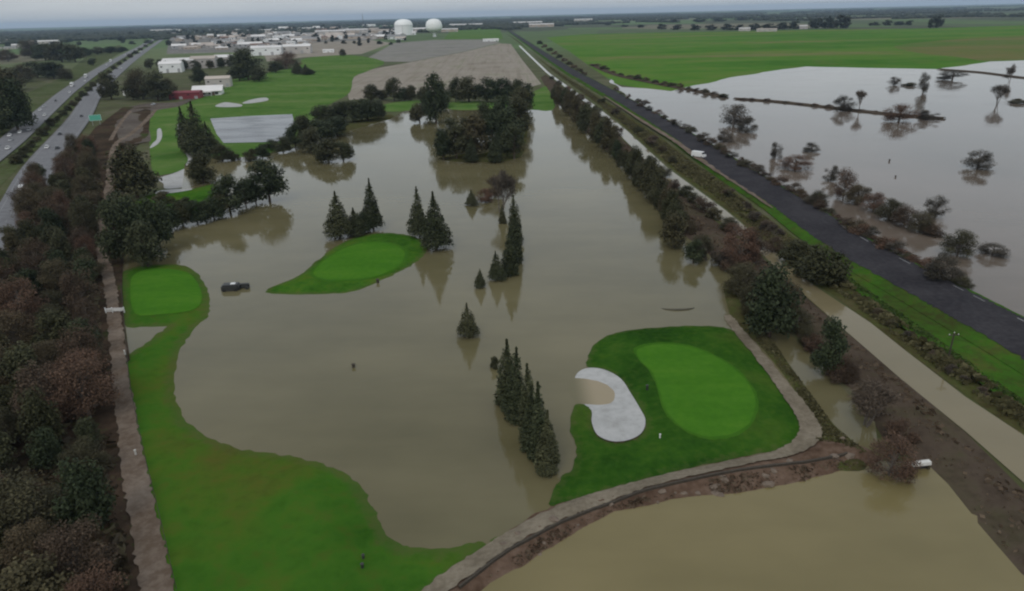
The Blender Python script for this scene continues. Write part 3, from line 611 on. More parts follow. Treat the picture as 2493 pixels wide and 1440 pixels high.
def leaves(name, Cn, size, out, rs, flat=0.35, asp=0.55, tint=None):
    """quads at Cn, facing loosely along the outward vectors"""
    n = len(Cn); nrm = unit(unit(out) * (1 - flat) + rs.normal(size=(n, 3)) * 0.55 + np.array([0, 0, flat]))
    a = unit(np.cross(nrm, rs.normal(size=(n, 3)))); b_ = np.cross(nrm, a)
    s = size * rs.uniform(.6, 1.35, (n, 1))
    if tint is None: tint = rs.uniform(0, 1, n)
    return quads_mesh(name, Cn, a * s, b_ * s * asp, tint)
def conifer_crown(seed, width=4.6, n=6000, base=.10, slim=0.85):
    """boughs in loose whorls, each a drooping spray, with gaps between"""
    rs = np.random.RandomState(seed); lob = rs.uniform(0, 6.28, 6); nb = 420
    bz = base + (1 - base) * np.sort(1 - np.sqrt(rs.uniform(0, 1, nb))) ** .9; bth = rs.uniform(0, 2 * np.pi, nb)
    t = (bz - base) / (1 - base)
    R_ = width / 2 * (1 - t ** (2.2 - slim)) ** (.55 + .5 * slim) * np.clip(t / .12 + .55, 0, 1) * rs.uniform(.82, 1.08, nb) * (1 + .18 * np.sin(bth + lob[0]) + .12 * np.sin(2 * bth + 7 * t + lob[1]))
    wt_ = R_ ** 1.3 + .05; bi = rs.choice(nb, n, p=wt_ / wt_.sum())
    u = np.sqrt(rs.uniform(.02, 1, n)); r = R_[bi] * u
    th = bth[bi] + rs.normal(size=n) * .26 / (.25 + u)
    z = bz[bi] * 10 - .22 * r + rs.normal(size=n) * (.20 + .12 * (1 - u)) + .15 * (1 - u)
    Cn = np.stack([r * np.cos(th), r * np.sin(th), np.clip(z, .15, 10.3)], 1)
    m_ = n // 9; zt = rs.uniform(.75, 1, m_); rr = (1 - zt) * width * .28 * np.sqrt(rs.uniform(0, 1, m_)); tt = rs.uniform(0, 6.28, m_)
    Cn[:m_] = np.stack([rr * np.cos(tt), rr * np.sin(tt), zt * 10], 1)
    out = np.stack([np.cos(th), np.sin(th), np.full(n, .35)], 1)
    bt = rs.uniform(-.25, .25, nb)
    return leaves('crown', Cn, .135, out, rs, .25, .6, np.clip(.5 + bt[bi] + rs.uniform(-.25, .25, n), 0, 1))
def broad_crown(seed, width=8.0, n=3600, z0=.28, clumps=17, leafsize=.22, flat=.4, gap=.0):
    rs = np.random.RandomState(seed); k = clumps
    t = ((np.arange(k) + rs.uniform(0, 1, k)) / k) ** 1.35; t[-1] = .97; t[:3] = (0, .02, .05)
    hz_ = (1 - z0) * 10
    Rm = width / 2 * np.sqrt(np.clip(1 - ((t - .30) / .80) ** 2, .02, 1))
    th = rs.uniform(0, 6.28, k) + np.arange(k) * 2.4
    rad = rs.uniform(.17, .28, k) * width * (1 - gap * .4)
    rr = np.clip(Rm - rad * .75, .1, None) * np.sqrt(rs.uniform(.25, 1.15, k))
    cen = np.stack([rr * np.cos(th), rr * np.sin(th), z0 * 10 + hz_ * (.10 + .76 * t)], 1)
    vr = np.minimum(rad, .20 * hz_)
    cl = rs.randint(0, k, n); d = unit(rs.normal(size=(n, 3)))
    q = rs.uniform(0, 1, n) ** .42
    Cn = cen[cl] + d * q[:, None] * np.stack([rad[cl], rad[cl], vr[cl]], 1)
    Cn[:, 2] = z0 * 10 + (Cn[:, 2] - Cn[:, 2].min()) * hz_ / (Cn[:, 2].max() - Cn[:, 2].min())
    ct = rs.uniform(-.22, .22, k)
    me = leaves('crown', Cn, leafsize, d + np.array([0, 0, .3]), rs, flat, .6, np.clip(.5 + ct[cl] + rs.uniform(-.28, .28, n), 0, 1))
    return me, cen
def limb_mesh(name, cen, h=10, r=.2, lean=0.0, rs=None, top=.75):
    mb = MB(); z = [0, h * .12, h * .3, h * .5, h * top]
    pts = [Vector((0, 0, -.8))] + [Vector((rs.uniform(-1, 1) * .04 * zz_ + lean * zz_, rs.uniform(-1, 1) * .04 * zz_, zz_)) for zz_ in z[1:]]
    for i in range(len(pts) - 1): mb.tube(pts[i], pts[i + 1], r * (1.25 - .25 * i), r * (1.0 - .25 * i), 7, False)
    for c in cen:
        zt = max(.12 * h, min(c[2] * .62, h * .6)); f_ = zt / (h * top)
        a = Vector((lean * zt, 0, zt)); mid = a.lerp(Vector(c), .55) + Vector((0, 0, -.15 * (Vector(c) - a).length * .3))
        mb.tube(a, mid, r * .42, r * .26, 5, False); mb.tube(mid, Vector(c), r * .26, r * .09, 4, False)
    return mb.mesh(name, True)
def bare_tree(seed, width=7.0, levels=4, spread=.75, stems=(2, 3), lean=.3, first=3.1, per=7, low=2):
    """forking limbs; returns limb mesh and a haze of fine twigs"""
    rs = random.Random(seed); mb = MB(); tips = []
    def grow(p, d, ln, r, lv):
        q = p + d * ln; mb.tube(p, q, r, r * .66, 5 if lv > 1 else 4, False)
        if lv <= low: tips.append((p.lerp(q, .6), d, ln)); tips.append((q, d, ln))
        if lv == 0: return
        for _ in range(rs.choice((2, 3, 3))):
            nd = (d + Vector((rs.gauss(0, spread * .62), rs.gauss(0, spread * .62), rs.gauss(.12, .25)))).normalized()
            grow(q, nd, ln * rs.uniform(.58, .82), r * .6, lv - 1)
    for _ in range(rs.choice(stems)):
        d = Vector((rs.gauss(0, lean), rs.gauss(0, lean), 1)).normalized(); grow(Vector((rs.gauss(0, .15), rs.gauss(0, .15), -.6)), d, first, .17, levels)
    zmax = max(v_[2] for v_ in mb.v); w = max(max(abs(v_[0]), abs(v_[1])) for v_ in mb.v)
    kx, kz = width / 2 / w, 10 / zmax
    mb.v = [(a * kx, b_ * kx, c * kz) for a, b_, c in mb.v]
    nr = np.random.RandomState(seed); Cn = []; D = []
    for p, d, ln in tips:
        for _ in range(per):
            Cn.append((p.x * kx + rs.gauss(0, .45), p.y * kx + rs.gauss(0, .45), p.z * kz + rs.gauss(0, .4))); D.append((d.x + rs.gauss(0, .7), d.y + rs.gauss(0, .7), d.z + rs.gauss(0, .5)))
    Cn = np.array(Cn); D = unit(np.array(D)); n = len(Cn)
    side = unit(np.cross(D, nr.normal(size=(n, 3))))
    tw = quads_mesh('crown', Cn, D * nr.uniform(.28, .6, (n, 1)), side * nr.uniform(.025, .06, (n, 1)), nr.uniform(0, 1, n))
    return mb.mesh('trunk', True), tw
VAR = {}
def straight_trunk(r=.16, h=7, seed=0):
    rs = np.random.RandomState(seed); return limb_mesh('trunk', [], h / .75 * .75, r, 0, rs)
VAR['conifer'] = [(straight_trunk(.17, 8, s_), 'bark', conifer_crown(100 + s_, 4.6, 7000, .10, (.62, .8, .95, .7, .85, .6)[s_]), 'leaf_conifer') for s_ in range(6)]
VAR['column'] = [(straight_trunk(.14, 8, s_), 'bark', conifer_crown(130 + s_, 2.6, 5000, .03, (.5, .62, .42, .55, .7, .48)[s_]), 'leaf_conifer') for s_ in range(6)]
def mk_broad(kind, lm, seeds, bark='bark', **k):
    VAR[kind] = []
    for s_ in seeds:
        cm, cen = broad_crown(s_, **k); rs = np.random.RandomState(s_)
        VAR[kind].append((limb_mesh('trunk', cen, 10, .22, 0, rs), bark, cm, lm))
mk_broad('evergreen', 'leaf_evergreen', range(200, 206), width=7.5, n=4200, z0=.07, clumps=22)
mk_broad('olive', 'leaf_olive', range(220, 226), width=7.5, n=4200, z0=.05, clumps=24)
mk_broad('thicket', 'leaf_thicket', range(240, 246), 'grey_bark', width=8.0, n=11000, z0=.03, clumps=40, leafsize=.115, gap=.35)
mk_broad('brown', 'leaf_brown', range(260, 264), 'grey_bark', width=8.0, n=8000, z0=.04, clumps=34, leafsize=.115, gap=.4)
mk_broad('shrub', 'leaf_olive', range(280, 285), width=12.0, n=2600, z0=.0, clumps=14, leafsize=.36)
mk_broad('brown_shrub', 'leaf_brown', range(290, 295), 'grey_bark', width=12.0, n=2800, z0=.0, clumps=16, leafsize=.26, gap=.2)
mk_broad('far', 'leaf_far', range(300, 304), width=9.0, n=420, z0=.06, clumps=9, leafsize=.75)
VAR['bare'] = []
for s_ in range(310, 316):
    tm, cm = bare_tree(s_, 7.0, 4, .62, (3, 4), .34, 2.0, 5, 3); VAR['bare'].append((tm, 'grey_bark', cm, 'twig_grey'))
mk_broad('drowned', 'leaf_drowned', range(350, 357), 'grey_bark', width=8.0, n=6500, z0=.0, clumps=24, leafsize=.125, gap=.45)
VAR['brush'] = []
for s_ in range(330, 337):
    tm, cm = bare_tree(s_, 8.0, 4, .7, (4, 5), .8, 1.5, 5, 4); VAR['brush'].append((tm, 'grey_bark', cm, 'twig_grey'))
WID = dict(brush=8, drowned=8, conifer=4.6, column=2.6, evergreen=7.5, olive=7.5, thicket=8, brown=8, shrub=12, brown_shrub=12, far=9, bare=7)
NAME = dict(brush='leafless_bush', drowned='drowned_bush', conifer='conifer_tree', column='cypress_tree', evergreen='evergreen_tree', olive='olive_green_tree', thicket='thicket_tree', brown='brown_leaved_tree', shrub='shrub', brown_shrub='shrub', far='tree', bare='bare_tree')
vcount = {}
def plant(kind, p, h, w, label, group=None, name=None, cat=None, sink=0.0):
    k = vcount.get(kind, 0); vcount[kind] = k + 1
    tm, tmat, cm, cmat = VAR[kind][k % len(VAR[kind])]
    z = z_at(p) - sink
    o = empty(name or NAME[kind], (p.x, p.y, z), rnd.uniform(0, 6.28))
    w = w * 1.06
    o.scale = (w / WID[kind] * rnd.uniform(.94, 1.06), w / WID[kind] * rnd.uniform(.94, 1.06), h / 10.0)
    tag(o, label, cat or ('shrub' if 'shrub' in kind else 'tree'), group)
    link('trunk', tm, tmat, o); link('crown', cm, cmat, o)
    return o
def tree(kind, x, yb, yt, wpx, label, group=None, name=None, sink=0.0):
    p = G(x, yb); h = height_to(p, yt); w = wpx * mpp(p)
    return plant(kind, p, h, w, label, group, name, None, sink)
ORD = ['first', 'second', 'third', 'fourth', 'fifth', 'sixth', 'seventh', 'eighth', 'ninth', 'tenth', 'eleventh', 'twelfth', 'thirteenth', 'fourteenth', 'fifteenth', 'sixteenth', 'seventeenth', 'eighteenth', 'nineteenth', 'twentieth']
def ordn(i):
    if i < 20: return ORD[i]
    t = {2: 'twenty', 3: 'thirty', 4: 'forty', 5: 'fifty', 6: 'sixty'}; i += 1; d = i // 10
    return t[d] + '-' + ORD[i % 10 - 1] if i % 10 else {3: 'thirtieth', 4: 'fortieth', 5: 'fiftieth', 6: 'sixtieth'}.get(d, 'sixtieth')

# island and drowned conifers
for a in [('conifer', 828, 582, 466, 66, 'tall conifer at the left end of the island trees'),
          ('conifer', 910, 562, 436, 56, 'tallest slim conifer in the middle of the island trees'),
          ('conifer', 866, 574, 506, 56, 'short conifer between the two taller island conifers, left one'),
          ('evergreen', 888, 566, 515, 48, 'bushy small tree squeezed between the island conifers'),
          ('conifer', 1022, 580, 455, 48, 'slim dark conifer at the right end of the island, farther one'),
          ('conifer', 1062, 609, 467, 78, 'broad conifer on a bare trunk at the island right tip')]:
    tree(*a, group='conifers on the island')
for a in [('conifer', 1140, 822, 738, 52, 'lone small conifer standing in open water'),
          ('conifer', 1170, 702, 655, 26, 'tiniest conifer in the water left of the slender column'),
          ('conifer', 1208, 682, 612, 42, 'small conifer in the water beside the slender column'),
          ('column', 1243, 672, 556, 40, 'slender dark cypress in the flood, nearest of the column'),
          ('column', 1254, 640, 510, 38, 'slender dark cypress in the flood, middle of the column'),
          ('column', 1252, 596, 476, 36, 'slender dark cypress in the flood, farthest of the column'),
          ('conifer', 1148, 500, 462, 34, 'small round conifer in the water below the wooded spit'),
          ('brown_shrub', 1182, 492, 458, 50, 'reddish brown bush in the water below the wooded spit'),
          ('bare', 1220, 520, 418, 72, 'bare brown tree in the water below the wooded spit'),
          ('column', 1224, 545, 498, 20, 'thin short cypress beneath the bare brown tree'),
          ('brown', 1205, 480, 425, 50, 'thin leaved brown tree behind the bare brown tree')]:
    tree(*a, group='trees drowned in the flood')
for i, (x, yb, yt, w) in enumerate([(1243, 990, 826, 62), (1266, 1025, 846, 58), (1291, 1072, 886, 60), (1316, 1120, 930, 62), (1338, 1150, 1000, 58), (1254, 1010, 880, 46), (1300, 1100, 940, 50)]):
    names_ = ['farthest and tallest looking cypress of the near drowned row', 'second cypress from the far end of the near drowned row', 'third cypress from the far end of the near drowned row', 'fourth cypress from the far end of the near drowned row', 'nearest cypress of the near drowned row', 'shorter cypress tucked behind the far end of the near row', 'shorter cypress tucked into the near row middle']
    tree('column', x - 5, yb, yt, w * .92, names_[i], 'near row of drowned cypresses')
tree('shrub', 1203, 898, 868, 26, 'small dark bush in the water left of the near cypress row')

# wooded spit in the middle of the flood, and the trees north of it
mid = [('evergreen', 1062, 302, 174, 58), ('evergreen', 1270, 305, 212, 58), ('evergreen', 1262, 335, 235, 62), ('evergreen', 1238, 362, 258, 78), ('evergreen', 1200, 378, 268, 66), ('olive', 1160, 384, 275, 76), ('evergreen', 1112, 388, 300, 66), ('evergreen', 1080, 390, 312, 56), ('evergreen', 1252, 388, 300, 66), ('olive', 1132, 350, 285, 46), ('evergreen', 1222, 340, 230, 60), ('evergreen', 1180, 345, 245, 60), ('evergreen', 1100, 350, 285, 50), ('evergreen', 1284, 275, 200, 40), ('conifer', 1208, 396, 320, 40), ('conifer', 1150, 396, 330, 40)]
for i, a in enumerate(mid): tree(*a, ('dark evergreen' if a[0] == 'evergreen' else 'olive green tree' if a[0] == 'olive' else 'pointed conifer') + ' of the wooded spit mid flood, %s from the left' % ordn(sorted(q[1] for q in mid).index(a[1])), 'trees on the wooded spit')
nor = [('olive', 905, 246, 204, 46), ('evergreen', 960, 246, 188, 50), ('olive', 1000, 246, 206, 34), ('evergreen', 1036, 248, 212, 46), ('evergreen', 1110, 250, 188, 40), ('evergreen', 1142, 250, 186, 62), ('evergreen', 1186, 250, 188, 64), ('evergreen', 1222, 252, 188, 56), ('evergreen', 1262, 252, 193, 50), ('evergreen', 1022, 300, 250, 54), ('evergreen', 1045, 288, 222, 44), ('olive', 930, 244, 218, 36), ('evergreen', 1078, 262, 200, 44), ('evergreen', 985, 246, 212, 36)]
for i, a in enumerate(nor): tree(*a, 'dark tree at the far shore, %s from the left' % ordn(sorted(q[1] for q in nor).index(a[1])), 'trees along the far shore')
lm = [('evergreen', 790, 302, 254, 66), ('evergreen', 826, 300, 247, 70), ('evergreen', 862, 299, 244, 72), ('evergreen', 895, 297, 243, 66), ('evergreen', 922, 292, 246, 44), ('olive', 742, 334, 280, 56), ('evergreen', 782, 346, 290, 74), ('evergreen', 822, 332, 284, 64), ('evergreen', 758, 372, 308, 66), ('olive', 800, 396, 338, 66), ('evergreen', 836, 392, 342, 52), ('evergreen', 720, 362, 300, 50), ('evergreen', 690, 372, 332, 44), ('evergreen', 662, 368, 340, 34), ('evergreen', 735, 318, 283, 40)]
for i, a in enumerate(lm): tree(*a, 'dark tree of the dense hedge right of the grey pond, %s from the left' % ordn(sorted(q[1] for q in lm).index(a[1])), 'dense hedge right of the grey pond')
wl = [('evergreen', 657, 492, 384, 92), ('evergreen', 600, 506, 432, 56), ('evergreen', 562, 522, 424, 78), ('evergreen', 522, 536, 478, 54), ('evergreen', 482, 546, 486, 56), ('olive', 446, 552, 488, 56), ('evergreen', 412, 562, 486, 64), ('evergreen', 392, 612, 478, 80), ('evergreen', 342, 622, 476, 98), ('evergreen', 300, 642, 488, 86), ('evergreen', 362, 652, 538, 90), ('evergreen', 292, 560, 466, 66), ('evergreen', 540, 530, 470, 50), ('evergreen', 502, 542, 486, 50), ('evergreen', 624, 498, 420, 46), ('evergreen', 322, 580, 470, 80)]
for i, a in enumerate(wl): tree(*a, 'dark shoreline tree between track and island, %s from the left' % ordn(sorted(q[1] for q in wl).index(a[1])), 'dark trees on the left shoreline')
for a in [('olive', 335, 482, 348, 112, 'large round olive tree beside the pale dirt track'),
          ('conifer', 458, 372, 262, 54, 'dark conifer left of the grey pond, left peak'),
          ('conifer', 488, 380, 248, 70, 'tallest dark conifer left of the grey pond'),
          ('conifer', 512, 374, 298, 50, 'shorter dark conifer touching the grey pond corner'),
          ('evergreen', 472, 376, 310, 60, 'bushy dark tree under the pond conifers'),
          ('olive', 496, 446, 368, 76, 'round olive tree below the pond conifers'),
          ('olive', 542, 394, 350, 48, 'low olive tree below the grey pond, left one'),
          ('shrub', 566, 392, 366, 40, 'low dark shrub below the grey pond, left one'),
          ('shrub', 612, 392, 362, 40, 'low dark shrub below the grey pond, middle one'),
          ('evergreen', 640, 388, 350, 40, 'small dark tree below the grey pond, right one'),
          ('shrub', 400, 500, 470, 50, 'low green shrub on the small lawn, left one'),
          ('shrub', 460, 512, 484, 44, 'low green shrub on the small lawn, right one')]:
    tree(*a, group='trees around the grey pond')
cl = [('evergreen', 405, 172, 148, 30), ('evergreen', 448, 170, 144, 26), ('evergreen', 478, 172, 146, 24), ('olive', 512, 168, 146, 22), ('evergreen', 540, 166, 140, 24), ('evergreen', 565, 166, 132, 26), ('thicket', 350, 242, 163, 76), ('evergreen', 386, 246, 172, 66), ('thicket', 412, 240, 188, 50), ('olive', 272, 242, 172, 54), ('evergreen', 395, 166, 144, 32), ('evergreen', 432, 164, 145, 36), ('evergreen', 462, 164, 143, 32), ('evergreen', 486, 204, 163, 44), ('evergreen', 606, 196, 116, 80), ('evergreen', 584, 198, 160, 50), ('evergreen', 632, 200, 165, 46), ('brown', 698, 168, 124, 74), ('conifer', 726, 182, 150, 34), ('conifer', 746, 184, 158, 30), ('evergreen', 672, 178, 150, 44), ('evergreen', 368, 168, 142, 30), ('olive', 325, 244, 190, 40), ('evergreen', 755, 184, 170, 30), ('olive', 835, 138, 120, 18)]
for i, a in enumerate(cl): tree(*a, 'tree near the clubhouse and town edge, %s from the left' % ordn(sorted(q[1] for q in cl).index(a[1])), 'trees near the clubhouse')
lt = [('olive', 20, 312, 162, 120), ('evergreen', 46, 322, 188, 84), ('evergreen', -10, 330, 190, 90), ('thicket', 76, 142, 96, 54), ('evergreen', 112, 148, 104, 56), ('olive', 152, 152, 99, 70), ('evergreen', 184, 152, 106, 50), ('evergreen', 92, 190, 148, 66), ('evergreen', 132, 192, 150, 66), ('thicket', 60, 200, 155, 60), ('evergreen', 205, 138, 115, 40), ('evergreen', 238, 134, 114, 40), ('evergreen', 270, 131, 113, 36), ('evergreen', 298, 128, 114, 30), ('evergreen', 228, 160, 142, 24), ('thicket', 20, 150, 118, 50), ('evergreen', 30, 220, 165, 70), ('thicket', 162, 196, 165, 40)]
for i, a in enumerate(lt): tree(*a, 'dark tree beyond the freeway, %s from the left' % ordn(sorted(q[1] for q in lt).index(a[1])), 'trees beyond the freeway')

# willow row on the levee, waterside
base = [(1348, 240), (1430, 325), (1520, 412), (1590, 492), (1652, 574)]
tops = [(1348, 190), (1430, 252), (1520, 328), (1590, 398), (1652, 470)]
N_ = 31
for i in range(N_):
    t = i / (N_ - 1); t = t ** 1.15
    s_ = t * (len(base) - 1); k = min(int(s_), len(base) - 2); f_ = s_ - k
    x = base[k][0] + (base[k + 1][0] - base[k][0]) * f_; yb = base[k][1] + (base[k + 1][1] - base[k][1]) * f_; yt = tops[k][1] + (tops[k + 1][1] - tops[k][1]) * f_
    hp = (yb - yt) * rnd.uniform(.48, 1.1)
    tree('olive' if i % 3 else 'evergreen', x + rnd.uniform(-5, 5), yb + rnd.uniform(-2, 3), yb - hp, hp * rnd.uniform(.46, .64), 'olive tree of the levee row, %s from the far end' % ordn(i), 'row of trees on the levee waterside')
for i in range(16):                               # a second, lower line behind the first
    t = i / 15; s_ = t * (len(base) - 1); k = min(int(s_), len(base) - 2); f_ = s_ - k
    x = base[k][0] + (base[k + 1][0] - base[k][0]) * f_ + 16 + 10 * t; yb = base[k][1] + (base[k + 1][1] - base[k][1]) * f_ - 2; hp = (20 + 26 * t) * rnd.uniform(.7, 1.15)
    tree('thicket' if i % 2 else 'olive', x + rnd.uniform(-4, 4), yb, yb - hp, hp * 1.05, 'lower bush behind the levee row, %s from the far end' % ordn(i), 'low bushes behind the levee row')
for a in [('olive', 1640, 604, 512, 72, 'leafy green tree at the near end of the levee row'),
          ('evergreen', 1688, 642, 582, 50, 'small dark tree standing in the water at the levee end'),
          ('brown', 1798, 655, 548, 92, 'reddish brown tree on the levee above the water corner'),
          ('brown', 1838, 648, 560, 70, 'brown leafless looking tree right of the reddish one'),
          ('thicket', 1800, 720, 640, 90, 'dark bush at the corner of the levee water'),
          ('evergreen', 1872, 826, 640, 118, 'big dark tree with thick trunk beside the cart path'),
          ('thicket', 1905, 790, 672, 80, 'dense bush right of the big dark tree'),
          ('thicket', 1830, 770, 680, 70, 'dense bush left of the big dark tree'),
          ('evergreen', 2012, 915, 770, 84, 'dark upright evergreen on the levee slope'),
          ('bare', 2110, 1040, 935, 110, 'bare spreading shrub on the levee slope'),
          ('brown_shrub', 2190, 1075, 1025, 80, 'brown low bush on the levee above the culvert'),
          ('brown_shrub', 2040, 930, 890, 70, 'brown low bush at the foot of the upright evergreen'),
          ('brown', 2165, 1160, 1062, 120, 'dark brown bush overhanging the pond beside the culvert')]:
    tree(*a, group='trees on the levee slope')
for i in range(22):
    t = (i + rnd.uniform(0, .8)) / 22; x = 1695 + 430 * t; yb = float(np.interp(x, [1690, 1775, 1850, 1920, 1985, 2062, 2130], [612, 672, 742, 802, 880, 946, 1030])) + rnd.uniform(-26, 2) * (.5 + .5 * t)
    hp = rnd.uniform(22, 58); kd = rnd.choice(('thicket', 'brown', 'drowned', 'brown_shrub', 'brush', 'thicket'))
    tree(kd, x, yb, yb - hp, hp * rnd.uniform(.9, 1.5), 'tangled scrub on the levee slope, %s from the far end' % ordn(i), 'tangled scrub on the levee slope')
# shrubs on the bank between canal and road
cbx = sorted([rnd.uniform(1450, 1960) for _ in range(20)] + [rnd.uniform(1960, 2460) for _ in range(9)])
for i, x in enumerate(cbx):
    t = (x - 1450) / 1010; far_ = x < 1960
    yb = float(np.interp(x, [1440, 1530, 1630, 1770, 1890, 1962, 2122, 2202, 2352, 2493], [238, 304, 392, 488, 588, 652, 762, 828, 945, 1040])) + rnd.uniform(-22, 4) * (0.3 + t * .6)
    hp = (12 + 30 * t) * rnd.uniform(.5, 1.2) if far_ else rnd.uniform(8, 22)
    tree(rnd.choice(('shrub', 'brush', 'thicket', 'brush')), x, yb, yb - hp, hp * rnd.uniform(1.2, 2.2), 'scrubby bush on the canal bank, %s from the far end' % ordn(i), 'scrub on the canal bank')
for a in [('shrub', 1990, 692, 602, 130, 'big olive bush mass on the bank above the canal'), ('shrub', 1930, 640, 585, 90, 'olive bush left of the big bush mass above the canal'), ('brown_shrub', 1880, 612, 575, 60, 'brown bush over the narrow part of the canal')]:
    tree(*a, group='scrub on the canal bank')
for i in range(18):
    t = i / 17; x = float(np.interp(t, [0, .45, .55, 1], [1345, 1480, 1600, 1790])) + rnd.uniform(-6, 6); yb = float(np.interp(x, [1335, 1440, 1490, 1600, 1720, 1850], [190, 272, 322, 426, 524, 626])) - 3
    hp = (10 + 26 * t) * rnd.uniform(.8, 1.2)
    tree(('shrub', 'thicket', 'brown_shrub')[i % 3], x, yb, yb - hp, hp * rnd.uniform(1.3, 1.8), 'bush at the levee edge of the canal, %s from the far end' % ordn(i), 'bushes at the levee edge of the canal')
# roadside bushes on the lake side
for i in range(52):
    t = i / 51; x = 1500 + (2345 - 1500) * t
    xs_ = [1500, 1560, 1700, 1800, 1950, 2050, 2150, 2345]; ys_ = [226, 264, 345, 408, 488, 556, 612, 712]
    yb = float(np.interp(x, xs_, ys_)) - 3 - 3 * t
    hp = (12 + 24 * t) * rnd.uniform(.6, 1.3)
    if 0.78 < t and rnd.random() < .2: continue
    tree(('brown_shrub', 'drowned', 'brown_shrub', 'thicket')[i % 4], x + rnd.uniform(-5, 5), yb + rnd.uniform(-3, 1), yb - hp, hp * rnd.uniform(1.4, 2.2), 'dark bush on the lake side of the road, %s from the far end' % ordn(i), 'bushes along the lake side of the road')
# drowned trees and shrubs in the lake
for a in [('drowned', 1785, 310, 252, 84, 'spreading bare tree standing in the lake close to the road'),
          ('drowned', 1818, 322, 284, 50, 'smaller bare tree right of the spreading bare tree'),
          ('drowned', 1762, 345, 318, 50, 'low bush between road and the spreading bare tree'),
          ('drowned', 2052, 270, 230, 54, 'bare tree on the thin dike, left of a pair'),
          ('bare', 2090, 271, 222, 30, 'thin bare tree on the thin dike, right of a pair'),
          ('brown', 2188, 296, 250, 80, 'broad brown bush at the far end of the thin dike'),
          ('drowned', 2258, 292, 266, 56, 'low bush on the last bit of the thin dike'),
          ('drowned', 2176, 208, 186, 34, 'dark round bush far out in the lake'),
          ('shrub', 2214, 210, 201, 40, 'low dark clump right of the far round bush'),
          ('drowned', 2246, 228, 174, 32, 'pale bare tree far out in the lake'),
          ('drowned', 2318, 196, 170, 66, 'brown bush at the far lake edge by the thin far dike'),
          ('bare', 2426, 256, 208, 38, 'dark bare tree near the right edge of the lake'),
          ('bare', 2458, 200, 158, 30, 'bare tree on the far dike at the right edge'),
          ('shrub', 2478, 252, 240, 46, 'low dark clump at the right edge of the lake'),
          ('drowned', 2380, 410, 363, 72, 'solitary dark tree in the open lake on the right'),
          ('drowned', 1886, 386, 345, 36, 'small bare tree beside the bushy clump in the lake'),
          ('drowned', 1976, 370, 346, 46, 'small round bush in the lake above the brown clump'),
          ('brown', 1936, 412, 376, 80, 'brown bushy clump in the lake near the road'),
          ('drowned', 2022, 442, 400, 40, 'thin bare tree at the start of the drowned hedge'),
          ('brown', 2052, 486, 404, 56, 'upright brown tree at the start of the drowned hedge'),
          ('thicket', 2086, 496, 446, 66, 'drowned hedge bush, first after the upright tree'),
          ('brown', 2124, 516, 466, 66, 'drowned hedge bush, second after the upright tree'),
          ('thicket', 2164, 536, 480, 70, 'drowned hedge bush, third after the upright tree'),
          ('brown', 2202, 552, 496, 70, 'drowned hedge bush, fourth after the upright tree'),
          ('thicket', 2240, 566, 512, 66, 'drowned hedge bush, fifth after the upright tree'),
          ('brown_shrub', 2268, 574, 545, 60, 'low last bush at the near end of the drowned hedge'),
          ('drowned', 2276, 532, 474, 62, 'grey bare tree behind the near end of the drowned hedge'),
          ('thicket', 2330, 624, 556, 82, 'olive brown bush in the lake past the drowned hedge'),
          ('drowned', 2416, 622, 590, 70, 'low dark bush farthest right in the near lake'),
          ('thicket', 1990, 502, 462, 52, 'dark bush touching the road edge by the drowned hedge'),
          ('drowned', 2290, 690, 628, 80, 'dark brown bush leaning over the road edge')]:
    tree(*a, group='trees and bushes drowned in the lake', sink=0.15)
for i in range(16):
    t = i / 15; x = 1450 + 310 * t; yb = float(np.interp(x, [1440, 1500, 1600, 1690, 1762], [158, 183, 205, 222, 238]))
    tree(('brown_shrub', 'shrub')[i % 2], x, yb, yb - rnd.uniform(6, 13), rnd.uniform(16, 30), 'dark low bush on the field edge dike, %s from the left' % ordn(i), 'bushes on the field edge dike')
for i in range(14):
    x = 1800 + 480 * i / 13 + rnd.uniform(-10, 10); yb = float(np.interp(x, [1788, 1900, 2050, 2180, 2300], [242, 250, 267, 281, 291]))
    tree('brown_shrub', x, yb, yb - rnd.uniform(3, 8), rnd.uniform(16, 28), 'small bush on the thin lake dike, %s from the left' % ordn(i), 'bushes on the thin lake dike')
# median shrubs of the freeway
for i in range(30):
    t = i / 29; xs_ = [40, 110, 175, 230, 290, 350, 405]; ys_ = [400, 325, 262, 212, 160, 118, 84]
    x = 40 + 365 * t; yb = float(np.interp(x, xs_, ys_)); hp = (20 - 15 * t) * rnd.uniform(.7, 1.2)
    tree('shrub', x, yb, yb - hp, hp * 1.7, 'dark median shrub of the freeway, %s from the near end' % ordn(i), 'shrubs in the freeway median')

